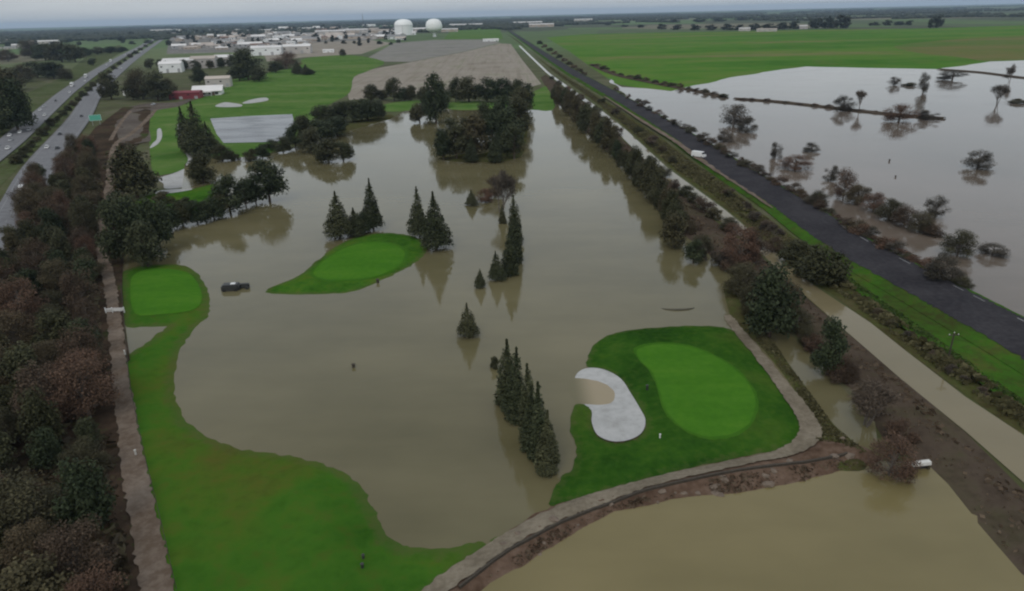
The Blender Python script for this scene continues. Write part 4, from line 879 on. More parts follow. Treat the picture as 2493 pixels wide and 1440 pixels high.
# thicket on the bank left of the dirt track
k = 0
def thicket_row(y): return float(np.interp(y, [330, 420, 520, 600, 700, 850, 1000, 1200, 1440, 1750], [225, 120, 60, 20, -60, -160, -260, -330, -420, -500])), float(np.interp(y, [330, 420, 520, 600, 700, 850, 1000, 1200, 1440, 1750], [232, 226, 222, 222, 228, 238, 245, 240, 250, 280]))
rows = []
P0 = G(240, 360); P1 = G(200, 1780)
yy = P1.y
while yy < P0.y:
    rows.append(yy); yy += 6.4 + 2.6 * max(0, yy - 60) / 100
for yy in rows:
    # pixel row of that ground line at x=200
    lo, hi = 300.0, 1900.0
    for _ in range(30):
        m_ = (lo + hi) / 2
        if G(200, m_).y > yy: lo = m_
        else: hi = m_
    yp = (lo + hi) / 2; xa, xb = thicket_row(yp); A = G(xa, yp); B = G(xb, yp)
    st = 6.2 + 1.6 * max(0, yy - 60) / 100; kc = 0
    xx = B.x - rnd.uniform(.8, 2.2)
    while xx > max(A.x, -95 - yy * .55):
        p = Vector((xx, yy + rnd.uniform(-1.8, 1.8), 0)); h = rnd.choice((rnd.uniform(4.5, 8), rnd.uniform(7, 11), rnd.uniform(9, 12.5))); w = min(h, 8.5) * rnd.uniform(.85, 1.25)
        # leave the small grassy clearing open
        q = G(165, 1215)
        if (p - q).length > 4.2:
            kd = rnd.choice(('thicket', 'thicket', 'olive', 'brown', 'olive', 'evergreen', 'evergreen', 'thicket', 'brown')); w *= .75 if kd in ('olive', 'evergreen') else 1
            kc += 1
            plant(kd, p, h, w, {'thicket': 'dark olive bush', 'brown': 'brown leaved bush', 'olive': 'olive green tree', 'evergreen': 'dark green tree', 'brush': 'leafless brown bush', 'bare': 'bare grey tree'}[kd] + ' in the thicket, %s row from the near end, %s from the track' % (ordn(rows.index(yy)), ordn(kc - 1)), 'thicket left of the dirt track'); k += 1
        xx -= st * rnd.uniform(.75, 1.25)
print('thicket', k)

# field trees and town trees
ft = [(1610, 72, 58, 26), (1650, 73, 60, 30), (1690, 74, 60, 32), (1730, 74, 60, 34), (1770, 74, 58, 36), (1800, 74, 60, 30), (1835, 74, 58, 34), (1870, 74, 57, 36), (1905, 72, 55, 36), (1935, 71, 52, 34), (1985, 70, 44, 40), (2015, 70, 40, 40), (2045, 70, 36, 44), (2060, 70, 38, 24), (2130, 63, 54, 30), (2160, 63, 48, 24), (2190, 62, 52, 30), (2215, 62, 50, 20), (2272, 70, 40, 28), (2285, 66, 34, 20), (2345, 42, 33, 40), (2380, 41, 31, 40), (1560, 68, 60, 20), (1520, 66, 60, 18), (1480, 62, 55, 20), (1380, 52, 46, 20), (1700, 55, 47, 40), (1750, 53, 45, 40), (1640, 56, 48, 36), (1800, 50, 42, 44), (1860, 48, 40, 44)]
for i, a in enumerate(ft): tree('far', *a, 'far field tree beyond the lake, %s from the left' % ordn(sorted(q[0] for q in ft).index(a[0])), 'far field trees beyond the lake')
for i in range(110):
    x = rnd.uniform(405, 990); y = rnd.uniform(78, 122) - (x - 400) * .02
    if 500 > x and y > 110 and rnd.random() < .5: continue
    tree('far', x, y, y - rnd.uniform(6, 13), rnd.uniform(9, 18), 'dark tree scattered among the far town houses', 'trees among the far town houses')
for i, x in enumerate(sorted(rnd.uniform(10, 400) for _ in range(22))):
    y = rnd.uniform(96, 118) - x * .03
    tree('far', x, y, y - rnd.uniform(6, 12), rnd.uniform(12, 24), 'dark small tree in the far fields beyond the freeway, %s from the left' % ordn(i), 'trees in the fields beyond the freeway')
for i in range(10):
    x = 1300 + 12 * i; y = float(np.interp(x, [1300, 1420], [112, 196])) - 4
    tree('brown_shrub' if i % 2 else 'shrub', x + 14, y, y - 9, 20, 'roadside bush along the green field, %s from the far end' % ordn(i), 'roadside bushes along the green field')

# woods along the horizon: one mass nobody could count
rs = np.random.RandomState(5)
ico_v = []; ico_f = []
bm_ = bmesh.new(); bmesh.ops.create_icosphere(bm_, subdivisions=1, radius=1.0)
ico_v = np.array([v_.co[:] for v_ in bm_.verts]); ico_f = np.array([[v_.index for v_ in f_.verts] for f_ in bm_.faces]); bm_.free()
cents = []
def belt(n, dmin, dmax, amin, amax, ln):
    for _ in range(n):
        a = rs.uniform(amin, amax); d = math.exp(rs.uniform(math.log(dmin), math.log(dmax))); th = rs.choice([0.25, 0.25 + 1.57]) + rs.normal() * .06
        c = np.array([d * math.sin(a), d * math.cos(a)]); L = rs.uniform(.4, 1.3) * ln
        m_ = max(3, int(L / 22))
        for t in np.linspace(-.5, .5, m_): cents.append((*(c + np.array([math.cos(th), math.sin(th)]) * L * t + rs.normal(size=2) * 6), rs.uniform(12, 24), rs.uniform(6, 11)))
belt(170, 3300, 9000, R(-40), R(2), 900)
belt(120, 6000, 16000, R(-42), R(42), 1800)
belt(55, 3800, 9000, R(0), R(42), 700)
cents = np.array(cents); n = len(cents)
V = ico_v[None] * np.stack([cents[:, 2], cents[:, 2], cents[:, 3]], 1)[:, None, :] * rs.uniform(.75, 1.2, (n, len(ico_v), 1))
V[:, :, 0] += cents[:, 0:1]; V[:, :, 1] += cents[:, 1:2]; V[:, :, 2] += cents[:, 3:4] * .55
Fc = (ico_f[None] + (np.arange(n) * len(ico_v))[:, None, None]).reshape(-1, 3)
me = bpy.data.meshes.new('far_woods'); me.from_pydata(V.reshape(-1, 3).tolist(), [], Fc.tolist()); me.update()
at = me.attributes.new('tint', 'FLOAT', 'POINT'); at.data.foreach_set('value', rs.uniform(0, 1, len(me.vertices)).astype(np.float32))
tag(link('far_woods', me, 'leaf_far'), 'dark woods and orchards lining the horizon', 'woods', None, 'stuff')
print('far woods', n)

# rough grass on banks, dam and verge: one mass per bank
def tufts(name, px, n, mat_, label, h=(.25, .7), seed=3):
    rs = np.random.RandomState(seed); poly = np.array([(G(*p).x, G(*p).y) for p in px]); mn, mx = poly.min(0), poly.max(0); got = []
    while sum(len(g_) for g_ in got) < n:
        Q = rs.uniform(mn, mx, (n * 4, 2)); Q = Q[inside(Q, poly)]
        cl_ = np.sin(Q[:, 0] * .35) * np.cos(Q[:, 1] * .28 + 1) + .7 * np.sin(Q[:, 0] * .9 + Q[:, 1] * .6)
        got.append(Q[cl_ + rs.normal(size=len(Q)) * .7 > .0])
    Q = np.concatenate(got)[:n]; z = np.zeros(n)
    for poly_, mn_, mx_, zf in PATCHES:
        k_ = (Q[:, 0] > mn_[0]) & (Q[:, 0] < mx_[0]) & (Q[:, 1] > mn_[1]) & (Q[:, 1] < mx_[1])
        if k_.any():
            idx = np.where(k_)[0]; ins = inside(Q[idx], poly_); idx = idx[ins]
            if len(idx): z[idx] = np.maximum(z[idx], zf(Q[idx]))
    hh = rs.uniform(h[0], h[1], n) * (1 + .4 * np.sin(Q[:, 0] * .5)); th = rs.uniform(0, 6.28, n)
    A = np.stack([np.cos(th), np.sin(th), rs.normal(size=n) * .15], 1) * (hh * rs.uniform(.5, 1.1, n))[:, None]
    B = np.stack([rs.normal(size=n) * .3, rs.normal(size=n) * .3, np.ones(n)], 1) * (hh * .55)[:, None]
    Cn = np.stack([Q[:, 0], Q[:, 1], z + hh * .35], 1)
    ok = z > .14
    tag(link(name, quads_mesh(name, Cn[ok], A[ok], B[ok], rs.uniform(0, 1, n)[ok]), mat_), label, 'grass', None, 'stuff')
leaf('dry_grass', (0.045, 0.040, 0.018), (0.080, 0.074, 0.032), (0.130, 0.118, 0.060))
leaf('green_grass', (0.030, 0.050, 0.012), (0.046, 0.085, 0.016), (0.085, 0.110, 0.030))
leaf('dam_weed', (0.06, 0.042, 0.026), (0.10, 0.072, 0.048), (0.14, 0.105, 0.072))
leaf('weed', (0.035, 0.028, 0.018), (0.070, 0.056, 0.034), (0.110, 0.096, 0.055))
tufts('bank_grass', [(1340, 165), (1600, 380), (1770, 500), (1962, 674), (2122, 780), (2352, 960), (2493, 1054), (2700, 1220), (2750, 1160), (2493, 1000), (2300, 870), (2120, 742), (1950, 600), (1760, 452), (1600, 338), (1400, 205)], 26000, 'dry_grass', 'dry olive grass covering the canal bank', (.25, .8), 3)
tufts('verge_grass', [(1780, 455), (1980, 610), (2120, 748), (2300, 882), (2493, 1012), (2700, 1150), (2750, 1060), (2493, 900), (2300, 785), (2100, 668), (1900, 540)], 12000, 'green_grass', 'tufty green grass on the road verge', (.12, .4), 4)
tufts('levee_weeds', [(1345, 235), (1590, 485), (1720, 605), (1850, 738), (1985, 878), (2110, 1018), (2265, 1146), (2493, 1395), (2600, 1400), (2493, 1186), (2350, 1058), (2050, 806), (1850, 622), (1600, 424), (1440, 268)], 5500, 'dam_weed', 'dead weeds scattered over the levee', (.15, .55), 5)
tufts('path_bank_grass', [(1790, 705), (1880, 830), (1985, 975), (2075, 1075), (2105, 1118), (1985, 1085), (1988, 1050), (1950, 985), (1850, 850)], 5000, 'dry_grass', 'dry grass on the slope beside the cart path', (.15, .5), 6)
tufts('dam_weeds', [(1190, 1440), (1330, 1345), (1480, 1266), (1640, 1224), (1800, 1203), (1960, 1172), (2100, 1138), (2080, 1122), (1960, 1146), (1800, 1170), (1620, 1203), (1480, 1242), (1330, 1312), (1180, 1412)], 1100, 'dam_weed', 'dead weeds on the muddy dam slope', (.1, .35), 7)
tufts('thicket_grass', [(200, 330), (60, 560), (-100, 760), (-200, 1000), (-200, 1600), (330, 1600), (300, 1250), (262, 1000), (245, 800), (235, 620), (250, 450)], 22000, 'weed', 'dead undergrowth on the bank left of the track', (.2, .9), 8)

# ------------------------------------------------------------------ buildings
def house_mesh(w, d, h, rh, over=.5):
    wall = MB(); wall.box(-w / 2, w / 2, -d / 2, d / 2, 0, h)
    wall.add([(-w / 2, -d / 2, h), (-w / 2, d / 2, h), (-w / 2, 0, h + rh), (w / 2, -d / 2, h), (w / 2, d / 2, h), (w / 2, 0, h + rh)], [(0, 1, 2), (3, 5, 4)])
    roof = MB(); o = over; t = .35; k = rh / (d / 2); e = h - o * k
    for s_ in (-1, 1):
        roof.add([(-w / 2 - o, s_ * (d / 2 + o), e + .05), (w / 2 + o, s_ * (d / 2 + o), e + .05), (w / 2 + o, 0, h + rh + .05), (-w / 2 - o, 0, h + rh + .05),
                  (-w / 2 - o, s_ * (d / 2 + o), e + .05 + t), (w / 2 + o, s_ * (d / 2 + o), e + .05 + t), (w / 2 + o, 0, h + rh + .05 + t), (-w / 2 - o, 0, h + rh + .05 + t)],
                 [(0, 1, 2, 3), (7, 6, 5, 4), (0, 4, 5, 1), (0, 3, 7, 4), (1, 5, 6, 2)])
    return wall.mesh('wall'), roof.mesh('roof')
HM = [house_mesh(18, 11, 3.6, 2.6), house_mesh(24, 13, 4.0, 2.8), house_mesh(14, 10, 5.5, 2.4), house_mesh(30, 14, 4.2, 2.2)]
def win_mesh(w, h): return MB().box(-w / 2, w / 2, -.06, .06, 0, h).mesh('window')
WM = win_mesh(2.2, 1.6); DM = win_mesh(1.6, 2.4)
WALLS = ['pale_wall', 'pale_wall', 'grey_wall', 'tan_wall', 'white_metal']; ROOFS = ['white_roof', 'tan_roof', 'grey_roof', 'tan_roof', 'brown_roof', 'white_roof']
WALLM = {}
def shared(me, m_):
    key = (me.name, m_)
    if key not in WALLM:
        c = me.copy(); c.materials.clear(); c.materials.append(mat(m_)); WALLM[key] = c
    return WALLM[key]
def house(p, rz, kind, wm, rm, s_, label, group):
    o = empty('house', (p.x, p.y, z_at(p)), rz); o.scale = (s_, s_, s_); w, r = HM[kind]
    link('wall', shared(w, wm), None, o); link('roof', shared(r, rm), None, o)
    dims = [(18, 11), (24, 13), (14, 10), (30, 14)][kind]
    for q in (-.32, .02, .33):
        wn_ = link('window', WM, 'glass', o); wn_.location = (q * dims[0], -dims[1] / 2 - .03, 1.1)
    dn = link('door', DM, 'brown_roof', o); dn.location = (.17 * dims[0], -dims[1] / 2 - .03, 0)
    return tag(o, label, 'house', group)
CN = {'white_roof': 'white roofed', 'tan_roof': 'tan roofed', 'grey_roof': 'grey roofed', 'brown_roof': 'brown roofed'}
hs = 0
for i in range(190):
    x = rnd.uniform(410, 1000); y = rnd.uniform(76, 124) - (x - 400) * .018
    if x > 760 and y > 98: y -= 22
    rm = rnd.choice(ROOFS); p = G(x, y); s_ = rnd.uniform(.6, 1.3) * (1.0 + p.y / 5000)
    loc = 'left of the town centre' if x < 600 else 'in the middle of the town' if x < 800 else 'toward the white tanks'
    house(p, rnd.choice([0.25, 0.25 + math.pi / 2]) + rnd.uniform(-.08, .08), rnd.randrange(4), rnd.choice(WALLS), rm, s_, 'far %s house %s' % (CN[rm], loc), 'houses of the far town, %s, %s' % (CN[rm], loc)); hs += 1
for i in range(14):
    x = rnd.uniform(0, 70); y = rnd.uniform(102, 120); rm = rnd.choice(['white_roof', 'tan_roof', 'white_roof', 'grey_roof'])
    house(G(x, y), rnd.uniform(0, 3), rnd.randrange(4), 'pale_wall', rm, rnd.uniform(.8, 1.3), 'far %s house at the left edge beyond the freeway' % CN[rm], 'houses at the left edge, %s' % CN[rm])
def shed(x, yb, yt, wpx, dm, wm, rm, label, name='warehouse', rz=None, bays=6):
    """a long flat-gabled hall with roller doors and a row of high windows"""
    p = G(x, yb); h = max(4, height_to(p, yt)); w = wpx * mpp(p); h = min(h, 16)
    o = empty(name, (p.x, p.y, z_at(p)), rz if rz is not None else -ROLL * 0 - math.atan2(p.x, p.y) * .6)
    wl, rf = house_mesh(w, dm, h * .8, h * .2, .4)
    link('wall', wl, wm, o); link('roof', rf, rm, o)
    for i in range(bays):
        xx = -w / 2 + w * (i + .5) / bays
        k_ = .22 if i % 2 else .16; d_ = MB().box(-w / bays * k_, w / bays * k_, -.08, .08, 0, h * (.36 if i % 2 else .12)).build('roller_door' if i % 2 else 'window', 'grey_wall' if i % 2 else 'glass', o); d_.location = (xx, -dm / 2 - .05, 0 if i % 2 else h * .5)
    return tag(o, label, 'building')
shed(440, 168, 142, 70, 30, 'pale_wall', 'white_roof', 'white warehouse beside the golf course trees, left of three', bays=5)
shed(500, 165, 137, 56, 34, 'pale_wall', 'tan_roof', 'pale tan roofed warehouse, middle of three beside the golf trees', bays=5)
shed(548, 160, 134, 40, 30, 'pale_wall', 'white_roof', 'white warehouse beside the golf course trees, right of three', bays=4)
shed(420, 176, 150, 50, 24, 'white_metal', 'white_roof', 'low white shed at the left end of the long white warehouse', bays=4)
shed(652, 134, 112, 70, 40, 'white_metal', 'white_roof', 'white hall behind the big dark tree by the clubhouse', bays=5)
shed(725, 130, 108, 66, 40, 'pale_wall', 'white_roof', 'pale hall behind the bare dark tree by the clubhouse', bays=5)
shed(805, 84, 70, 70, 60, 'pale_wall', 'white_roof', 'far white hall in the middle of the town skyline', bays=5)
shed(868, 80, 68, 56, 60, 'pale_wall', 'white_roof', 'far white hall left of the twin tanks', bays=5)
shed(930, 80, 72, 50, 50, 'tan_wall', 'tan_roof', 'far tan hall next to the left white tank', bays=4)
shed(1135, 66, 56, 80, 90, 'pale_wall', 'white_roof', 'far long white hall right of the twin tanks', bays=6)
shed(1095, 78, 70, 40, 40, 'tan_wall', 'white_roof', 'small far hall just right of the right tank', bays=4)
shed(1022, 78, 66, 34, 60, 'pale_wall', 'white_roof', 'far pale hall between the twin tanks', bays=4)
shed(1195, 101, 95, 38, 18, 'white_metal', 'white_roof', 'small white shed at the corner of the bare field', bays=4)
shed(1285, 60, 48, 70, 80, 'pale_wall', 'white_roof', 'far pale hall at the end of the dark road', bays=6)
shed(1318, 66, 58, 60, 60, 'tan_wall', 'white_roof', 'low far hall right of the dark road end', bays=5)
shed(1420, 52, 44, 44, 60, 'pale_wall', 'white_roof', 'far white barn on the horizon right of the road', name='barn', bays=4)
shed(1812, 76, 68, 26, 18, 'pale_wall', 'white_roof', 'white farm shed under the far hedge trees', name='barn', bays=3)
shed(1866, 77, 70, 46, 20, 'pale_wall', 'tan_roof', 'long pale farm barn under the far hedge trees', name='barn', bays=4)
shed(1955, 71, 62, 18, 18, 'pale_wall', 'white_roof', 'small farmhouse left of the tall far trees', name='barn', bays=3)
shed(800, 128, 121, 26, 14, 'white_metal', 'white_roof', 'small white shed on the tan lot beside the range', bays=3)
shed(400, 78, 70, 60, 60, 'pale_wall', 'white_roof', 'far white hall where the freeway meets the horizon', bays=5)
shed(110, 108, 99, 60, 40, 'pale_wall', 'white_roof', 'far pale hall behind the trees beyond the freeway', bays=5)
tc_ = sorted((rnd.uniform(570, 960), rnd.uniform(82, 122)) for _ in range(20))
for i, (x, y) in enumerate(tc_):
    y -= (x - 560) * .05
    shed(x, y, y - rnd.uniform(5, 8), rnd.uniform(26, 58), rnd.uniform(24, 50), rnd.choice(('pale_wall', 'tan_wall', 'white_metal')), rnd.choice(('white_roof', 'white_roof', 'tan_roof', 'grey_roof')), 'low long hall in the far town, %s of its kind from the left' % ordn(i), name='warehouse', bays=3)
# clubhouse
def clubhouse():
    p = G(510, 232); o = empty('clubhouse', (p.x, p.y, z_at(p)), .2); w = 62 * mpp(p); h = 4.4
    wl, rf = house_mesh(w, 16, h, 3.4, 1.6)
    link('wall', wl, 'white_metal', o); link('roof', rf, 'white_roof', o)
    for q in (-.36, -.14, .1, .34): 
        a = link('window', WM, 'glass', o); a.location = (q * w, -8.04, 1.0); a.scale = (1.3, 1, 1.3)
        fm = MB(); fm.box(-1.25, -1.1, -.1, .0, -.12, 1.72); fm.box(1.1, 1.25, -.1, .0, -.12, 1.72); fm.box(-1.1, 1.1, -.1, .0, 1.6, 1.72); fm.box(-1.1, 1.1, -.14, .0, -.12, 0); fm.build('frame', 'white_metal', a)
    d_ = link('door', DM, 'brown_roof', o); d_.location = (.22 * w, -8.05, 0); d_.scale = (1.6, 1, 1.2); MB().box(.5, .62, -.16, -.06, 1.0, 1.12).build('handle', 'galvanised', d_)
    po = MB(); po.box(-w * .2, w * .2, -12.5, -8.2, 3.2, 3.5); po.build('porch_roof', 'white_roof', o)
    for q in (-.18, .18): pm = MB().tube((0, 0, 0), (0, 0, 3.2), .2, .2, 8).build('post', 'white_metal', o); pm.location = (q * w, -12.1, 0)
    tag(o, 'white clubhouse with a pale gable roof and dark windows', 'building')
clubhouse()
shed(535, 212, 186, 56, 14, 'pale_wall', 'tan_roof', 'pale building behind the white clubhouse', name='building', rz=.2, bays=4)
shed(455, 240, 222, 70, 12, 'red_roof', 'red_roof', 'low dark red building left of the clubhouse', name='building', rz=.15, bays=4)
shed(320, 232, 222, 30, 7, 'white_metal', 'white_roof', 'small white shed among trees by the freeway', name='shed', rz=.1, bays=3)

# twin white tanks and the radio mast
def tank_ground(x, yb, yt, wpx, label):
    p = G(x, yb); h = height_to(p, yt); r = wpx * mpp(p) / 2
    o = empty('storage_tank', (p.x, p.y, 0))
    MB().lathe([(r, 0), (r, h * .62)], 40).build('shell', 'tank_white', o, True)
    MB().lathe([(r * 1.01, h * .62), (r * .97, h * .74), (r * .82, h * .87), (r * .55, h * .955), (r * .25, h * .99), (.01, h)], 40).build('dome', 'tank_white', o, True)
    MB().lathe([(r * 1.02, h * .6), (r * 1.04, h * .6), (r * 1.04, h * .64), (r * 1.02, h * .64)], 40).build('rim', 'white_metal', o)
    MB().tube((0, -r - .6, 0), (0, -r - .6, h * .64), .5, .5, 6).build('pipe', 'galvanised', o)
    return tag(o, label, 'tank', 'twin white tanks')
tank_ground(984, 86, 47, 44, 'left of the twin white tanks, straight sided with a dome')
def tank_bulb(x, yb, yt, wpx, label):
    p = G(x, yb); h = height_to(p, yt); r = wpx * mpp(p) / 2
    o = empty('water_tower', (p.x, p.y, 0))
    MB().lathe([(r * .22, 0), (r * .17, h * .06), (r * .17, h * .2), (r * .26, h * .26)], 24).build('pedestal', 'tank_white', o, True)
    MB().lathe([(r * .26, h * .26), (r * .7, h * .31), (r * .95, h * .40), (r, h * .52), (r * .98, h * .68), (r * .86, h * .84), (r * .58, h * .95), (r * .25, h * .99), (.01, h)], 40).build('bowl', 'tank_white', o, True)
    MB().tube((r * .3, -r * .1, 0), (r * .3, -r * .1, h * .28), .6, .6, 6).build('pipe', 'galvanised', o)
    return tag(o, label, 'water tower', 'twin white tanks')
tank_bulb(1058, 90, 46, 40, 'right of the twin white tanks, round bowl on a narrow foot')
p = G(885, 66); mh = min(height_to(p, 34), 140)
o = empty('radio_mast', (p.x, p.y, 0)); mb = MB()
for q in range(3):
    t = q * 2.094
    MB().tube((3 * math.cos(t), 3 * math.sin(t), 0), (.8 * math.cos(t), .8 * math.sin(t), mh), .8, .4, 5).build('leg', 'dark_metal', o)
for q in range(12):
    z = mh * q / 12; r_ = 3 - 2.2 * q / 12
    for t in range(3): a = t * 2.094; b_ = a + 2.094; mb.tube((r_ * math.cos(a), r_ * math.sin(a), z), (r_ * math.cos(b_), r_ * math.sin(b_), z + mh / 12), .25, .25, 4)
mb.build('lattice', 'dark_metal', o); tag(o, 'thin dark radio mast on the horizon left of the tanks', 'mast')

# ------------------------------------------------------------------ vehicles
def car_parts(L=4.6, W=1.85, H=1.5, van=False):
    b_ = MB(); hw = W / 2
    if van:
        b_.box(-L / 2, L / 2, -hw, hw, .35, H * .55, .05, .03); b_.box(-L / 2 + .05, L / 2 - .9, -hw + .03, hw - .03, H * .55, H, .12, .12)
    else:
        b_.box(-L / 2, L / 2, -hw, hw, .3, H * .58, .10, .05); b_.box(-L * .33, L * .22, -hw + .1, hw - .1, H * .58, H, .55, .16)
    g = MB()
    if van: g.box(L / 2 - 1.0, L / 2 - .86, -hw + .1, hw - .1, H * .58, H * .9)
    else:
        g.add([(-L * .33 - .02, -hw + .16, H * .6), (-L * .33 - .02, hw - .16, H * .6), (-L * .33 + .5, hw - .26, H * .96), (-L * .33 + .5, -hw + .26, H * .96)], [(0, 1, 2, 3)])
        g.add([(L * .22 + .02, -hw + .16, H * .6), (L * .22 + .02, hw - .16, H * .6), (L * .22 - .5, hw - .26, H * .96), (L * .22 - .5, -hw + .26, H * .96)], [(3, 2, 1, 0)])
    w = MB().tube((0, -.11, 0), (0, .11, 0), .33, .33, 12)
    return b_.mesh('body'), g.mesh('window'), w.mesh('wheel')
CARM = car_parts(); VANM = car_parts(6.2, 2.1, 2.4, True)
TRK = (MB().box(-6.5, 3.6, -1.3, 1.3, 1.2, 4.0).mesh('trailer'), MB().box(3.9, 6.4, -1.25, 1.25, .5, 3.2, .25, .1).mesh('cab'))
def vehicle(p, z, rz, kind, paint, label, group=None):
    if kind == 'truck':
        o = empty('truck', (p.x, p.y, z), rz); link('trailer', shared(TRK[0], paint), None, o); link('cab', shared(TRK[1], paint), None, o)
        wl = MB().box(6.3, 6.42, -1.0, 1.0, 1.9, 2.9).build('window', 'glass', o)
        for xx in (-5.6, -4.4, 3.0, 5.4):
            for yy in (-1.15, 1.15): q = link('wheel', CARM[2], 'tyre', o); q.location = (xx, yy, .5); q.scale = (1.5, 1.2, 1.5)
        return tag(o, label, 'truck', group)
    M_ = VANM if kind == 'van' else CARM; L = 6.2 if kind == 'van' else 4.6; W = 2.1 if kind == 'van' else 1.85
    o = empty('van' if kind == 'van' else 'car', (p.x, p.y, z), rz); link('body', shared(M_[0], paint), None, o); link('window', M_[1], 'glass', o)
    for xx in (-L * .31, L * .31):
        for yy in (-W / 2 + .08, W / 2 - .08):
            q = link('wheel', M_[2], 'tyre', o); q.location = (xx, yy, .33); link('rim', RIM, 'galvanised', q)
    for yy in (-W * .34, W * .34):
        h_ = link('headlight', shared(HL, 'white_paint'), None, o); h_.location = (L / 2 - .02, yy, .68)
    return tag(o, label, kind, group)
RIM = MB().tube((0, -.125, 0), (0, .125, 0), .19, .19, 10).mesh('rim')
HL = MB().box(-.05, .05, -.18, .18, -.08, .08).mesh('headlight')
fr_, LFR = along(fr_sp); fl_, LFL = along(fl_sp)
def on_road(f_, L, x, y, off):
    g_ = G(x, y); best = min((k for k in range(0, int(L), 3)), key=lambda s_: (f_(s_)[0] - Vector((g_.x, g_.y))).length)
    p, d = f_(best, off); return p, math.atan2(d.y, d.x)
left_v = [(8, 368, -3.7, 'car', 'car_white'), (30, 346, 0, 'car', 'car_silver'), (36, 334, 3.6, 'car', 'car_white'), (70, 320, -3.6, 'car', 'car_silver'), (88, 305, 0, 'car', 'car_white'), (113, 271, 3.4, 'car', 'car_white'), (150, 248, 0, 'car', 'car_black'), (188, 212, 2, 'truck', 'car_white'), (222, 190, 1, 'truck', 'car_white'), (240, 175, -3.4, 'car', 'car_silver'), (280, 152, 2, 'truck', 'car_white'), (306, 135, 0, 'van', 'car_white'), (330, 122, -2, 'car', 'car_white'), (352, 110, 2, 'truck', 'car_silver')]
left_v += [(20, 356, 3.5, 'car', 'car_silver'), (52, 326, 0, 'car', 'car_white'), (100, 285, -3.5, 'car', 'car_white'), (130, 262, 3.5, 'car', 'car_silver'), (168, 228, -3.5, 'car', 'car_white'), (205, 200, -3.5, 'car', 'car_white'), (262, 160, 0, 'car', 'car_white'), (320, 128, 3, 'car', 'car_white')]
left_v.sort(key=lambda q: q[0])
for i, (x, y, off, kd, pt) in enumerate(left_v):
    p, a = on_road(fl_, LFL, x, y, off); vehicle(p, .605, a + math.pi, kd, pt, '%s %s on the farther carriageway, %s vehicle from the near end' % (pt[4:], kd, ordn(i)), 'vehicles on the farther carriageway')
right_v = [(80, 468, 1.5, 'van', 'car_white'), (113, 364, 3.4, 'car', 'car_white'), (138, 366, -2, 'car', 'car_black'), (188, 288, -1, 'car', 'car_black'), (160, 330, 3, 'car', 'car_black'), (232, 228, 1, 'car', 'car_silver'), (300, 168, 0, 'car', 'car_white'), (345, 130, 2, 'truck', 'car_silver')]
for i, (x, y, off, kd, pt) in enumerate(right_v):
    p, a = on_road(fr_, LFR, x, y, off); vehicle(p, .605, a, kd, pt, '%s %s on the nearer carriageway, %s vehicle from the near end' % (pt[4:], kd, ordn(i)), 'vehicles on the nearer carriageway')
p = G(1700, 389); vehicle(p, z_at(p), math.atan2(-1, .95), 'van', 'car_white', 'white van parked on the gravel shoulder of the dark road')
for i, (x, y, pt, l) in enumerate([(392, 234, 'car_white', 'white car parked left of the dark red building'), (425, 243, 'car_black', 'dark car parked in front of the dark red building'), (374, 256, 'car_silver', 'silver car on the dirt lot by the freeway trees'), (1026, 258, 'car_white', 'white car on the lawn strip beyond the flood')]):
    p = G(x, y); vehicle(p, z_at(p), rnd.uniform(0, 6), 'car', pt, l)

# ------------------------------------------------------------------ small things
def sign(x, yb, yt, wpx, label):
    p = G(x, yb); h = height_to(p, yt); w = wpx * mpp(p)
    o = empty('road_sign', (p.x, p.y, z_at(p)), math.atan2(-p.x, p.y) * 1.0)
    MB().box(-w / 2, w / 2, -.06, .06, h * .45, h).build('panel', 'sign_green', o)
    b_ = MB(); t = .12
    for z in (h * .45 + .1, h - .1 - t): b_.box(-w / 2 + .1, w / 2 - .1, -.075, -.062, z, z + t)
    for x_ in (-w / 2 + .1, w / 2 - .1 - t): b_.box(x_, x_ + t, -.075, -.062, h * .45 + .1 + t, h - .1 - t)
    b_.build('border', 'white_paint', o)
    for s_ in (-.3, .3): MB().tube((s_ * w, .15, 0), (s_ * w, .15, h * .95), .12, .12, 8).build('post', 'galvanised', o)
    tag(o, label, 'sign')
sign(236, 306, 280, 26, 'green freeway sign beside the nearer carriageway')
p = G(282, 766); o = empty('gate', (p.x, p.y, z_at(p)), .04)
for s_ in (-2.0, -.55, 2.0): q = MB().tube((0, 0, 0), (0, 0, 1.35), .12, .12, 8).build('post', 'white_metal', o); q.location = (s_, 0, 0)
MB().box(-1.95, 2.0, -.06, .06, .85, 1.12).build('rail', 'white_metal', o); MB().box(-1.95, 2.0, -.05, .05, .42, .58).build('rail', 'white_metal', o)
MB().box(-.5, 1.9, -.13, -.07, .5, 1.25).build('panel', 'white_paint', o)
tag(o, 'white barrier gate across the dirt track', 'gate')
# culvert headwall with a pale beam
p = G(2232, 1146); o = empty('culvert', (p.x, p.y, 0), .12)
MB().box(-1.75, 1.75, -.35, .35, .95, 1.45, .04, .04).build('beam', 'pale_concrete', o)
for s_ in (-1.6, 1.6): q = MB().box(-.18, .18, -.3, .3, -.2, .94).build('side_wall', 'mud', o); q.location = (s_, .06, 0)
MB().box(-1.4, 1.4, .1, .25, -.2, .94).build('dark_opening', 'dark_metal', o)  # dark slab standing in for the shade of the opening under the beam
tag(o, 'white concrete culvert beam at the pond corner', 'culvert')
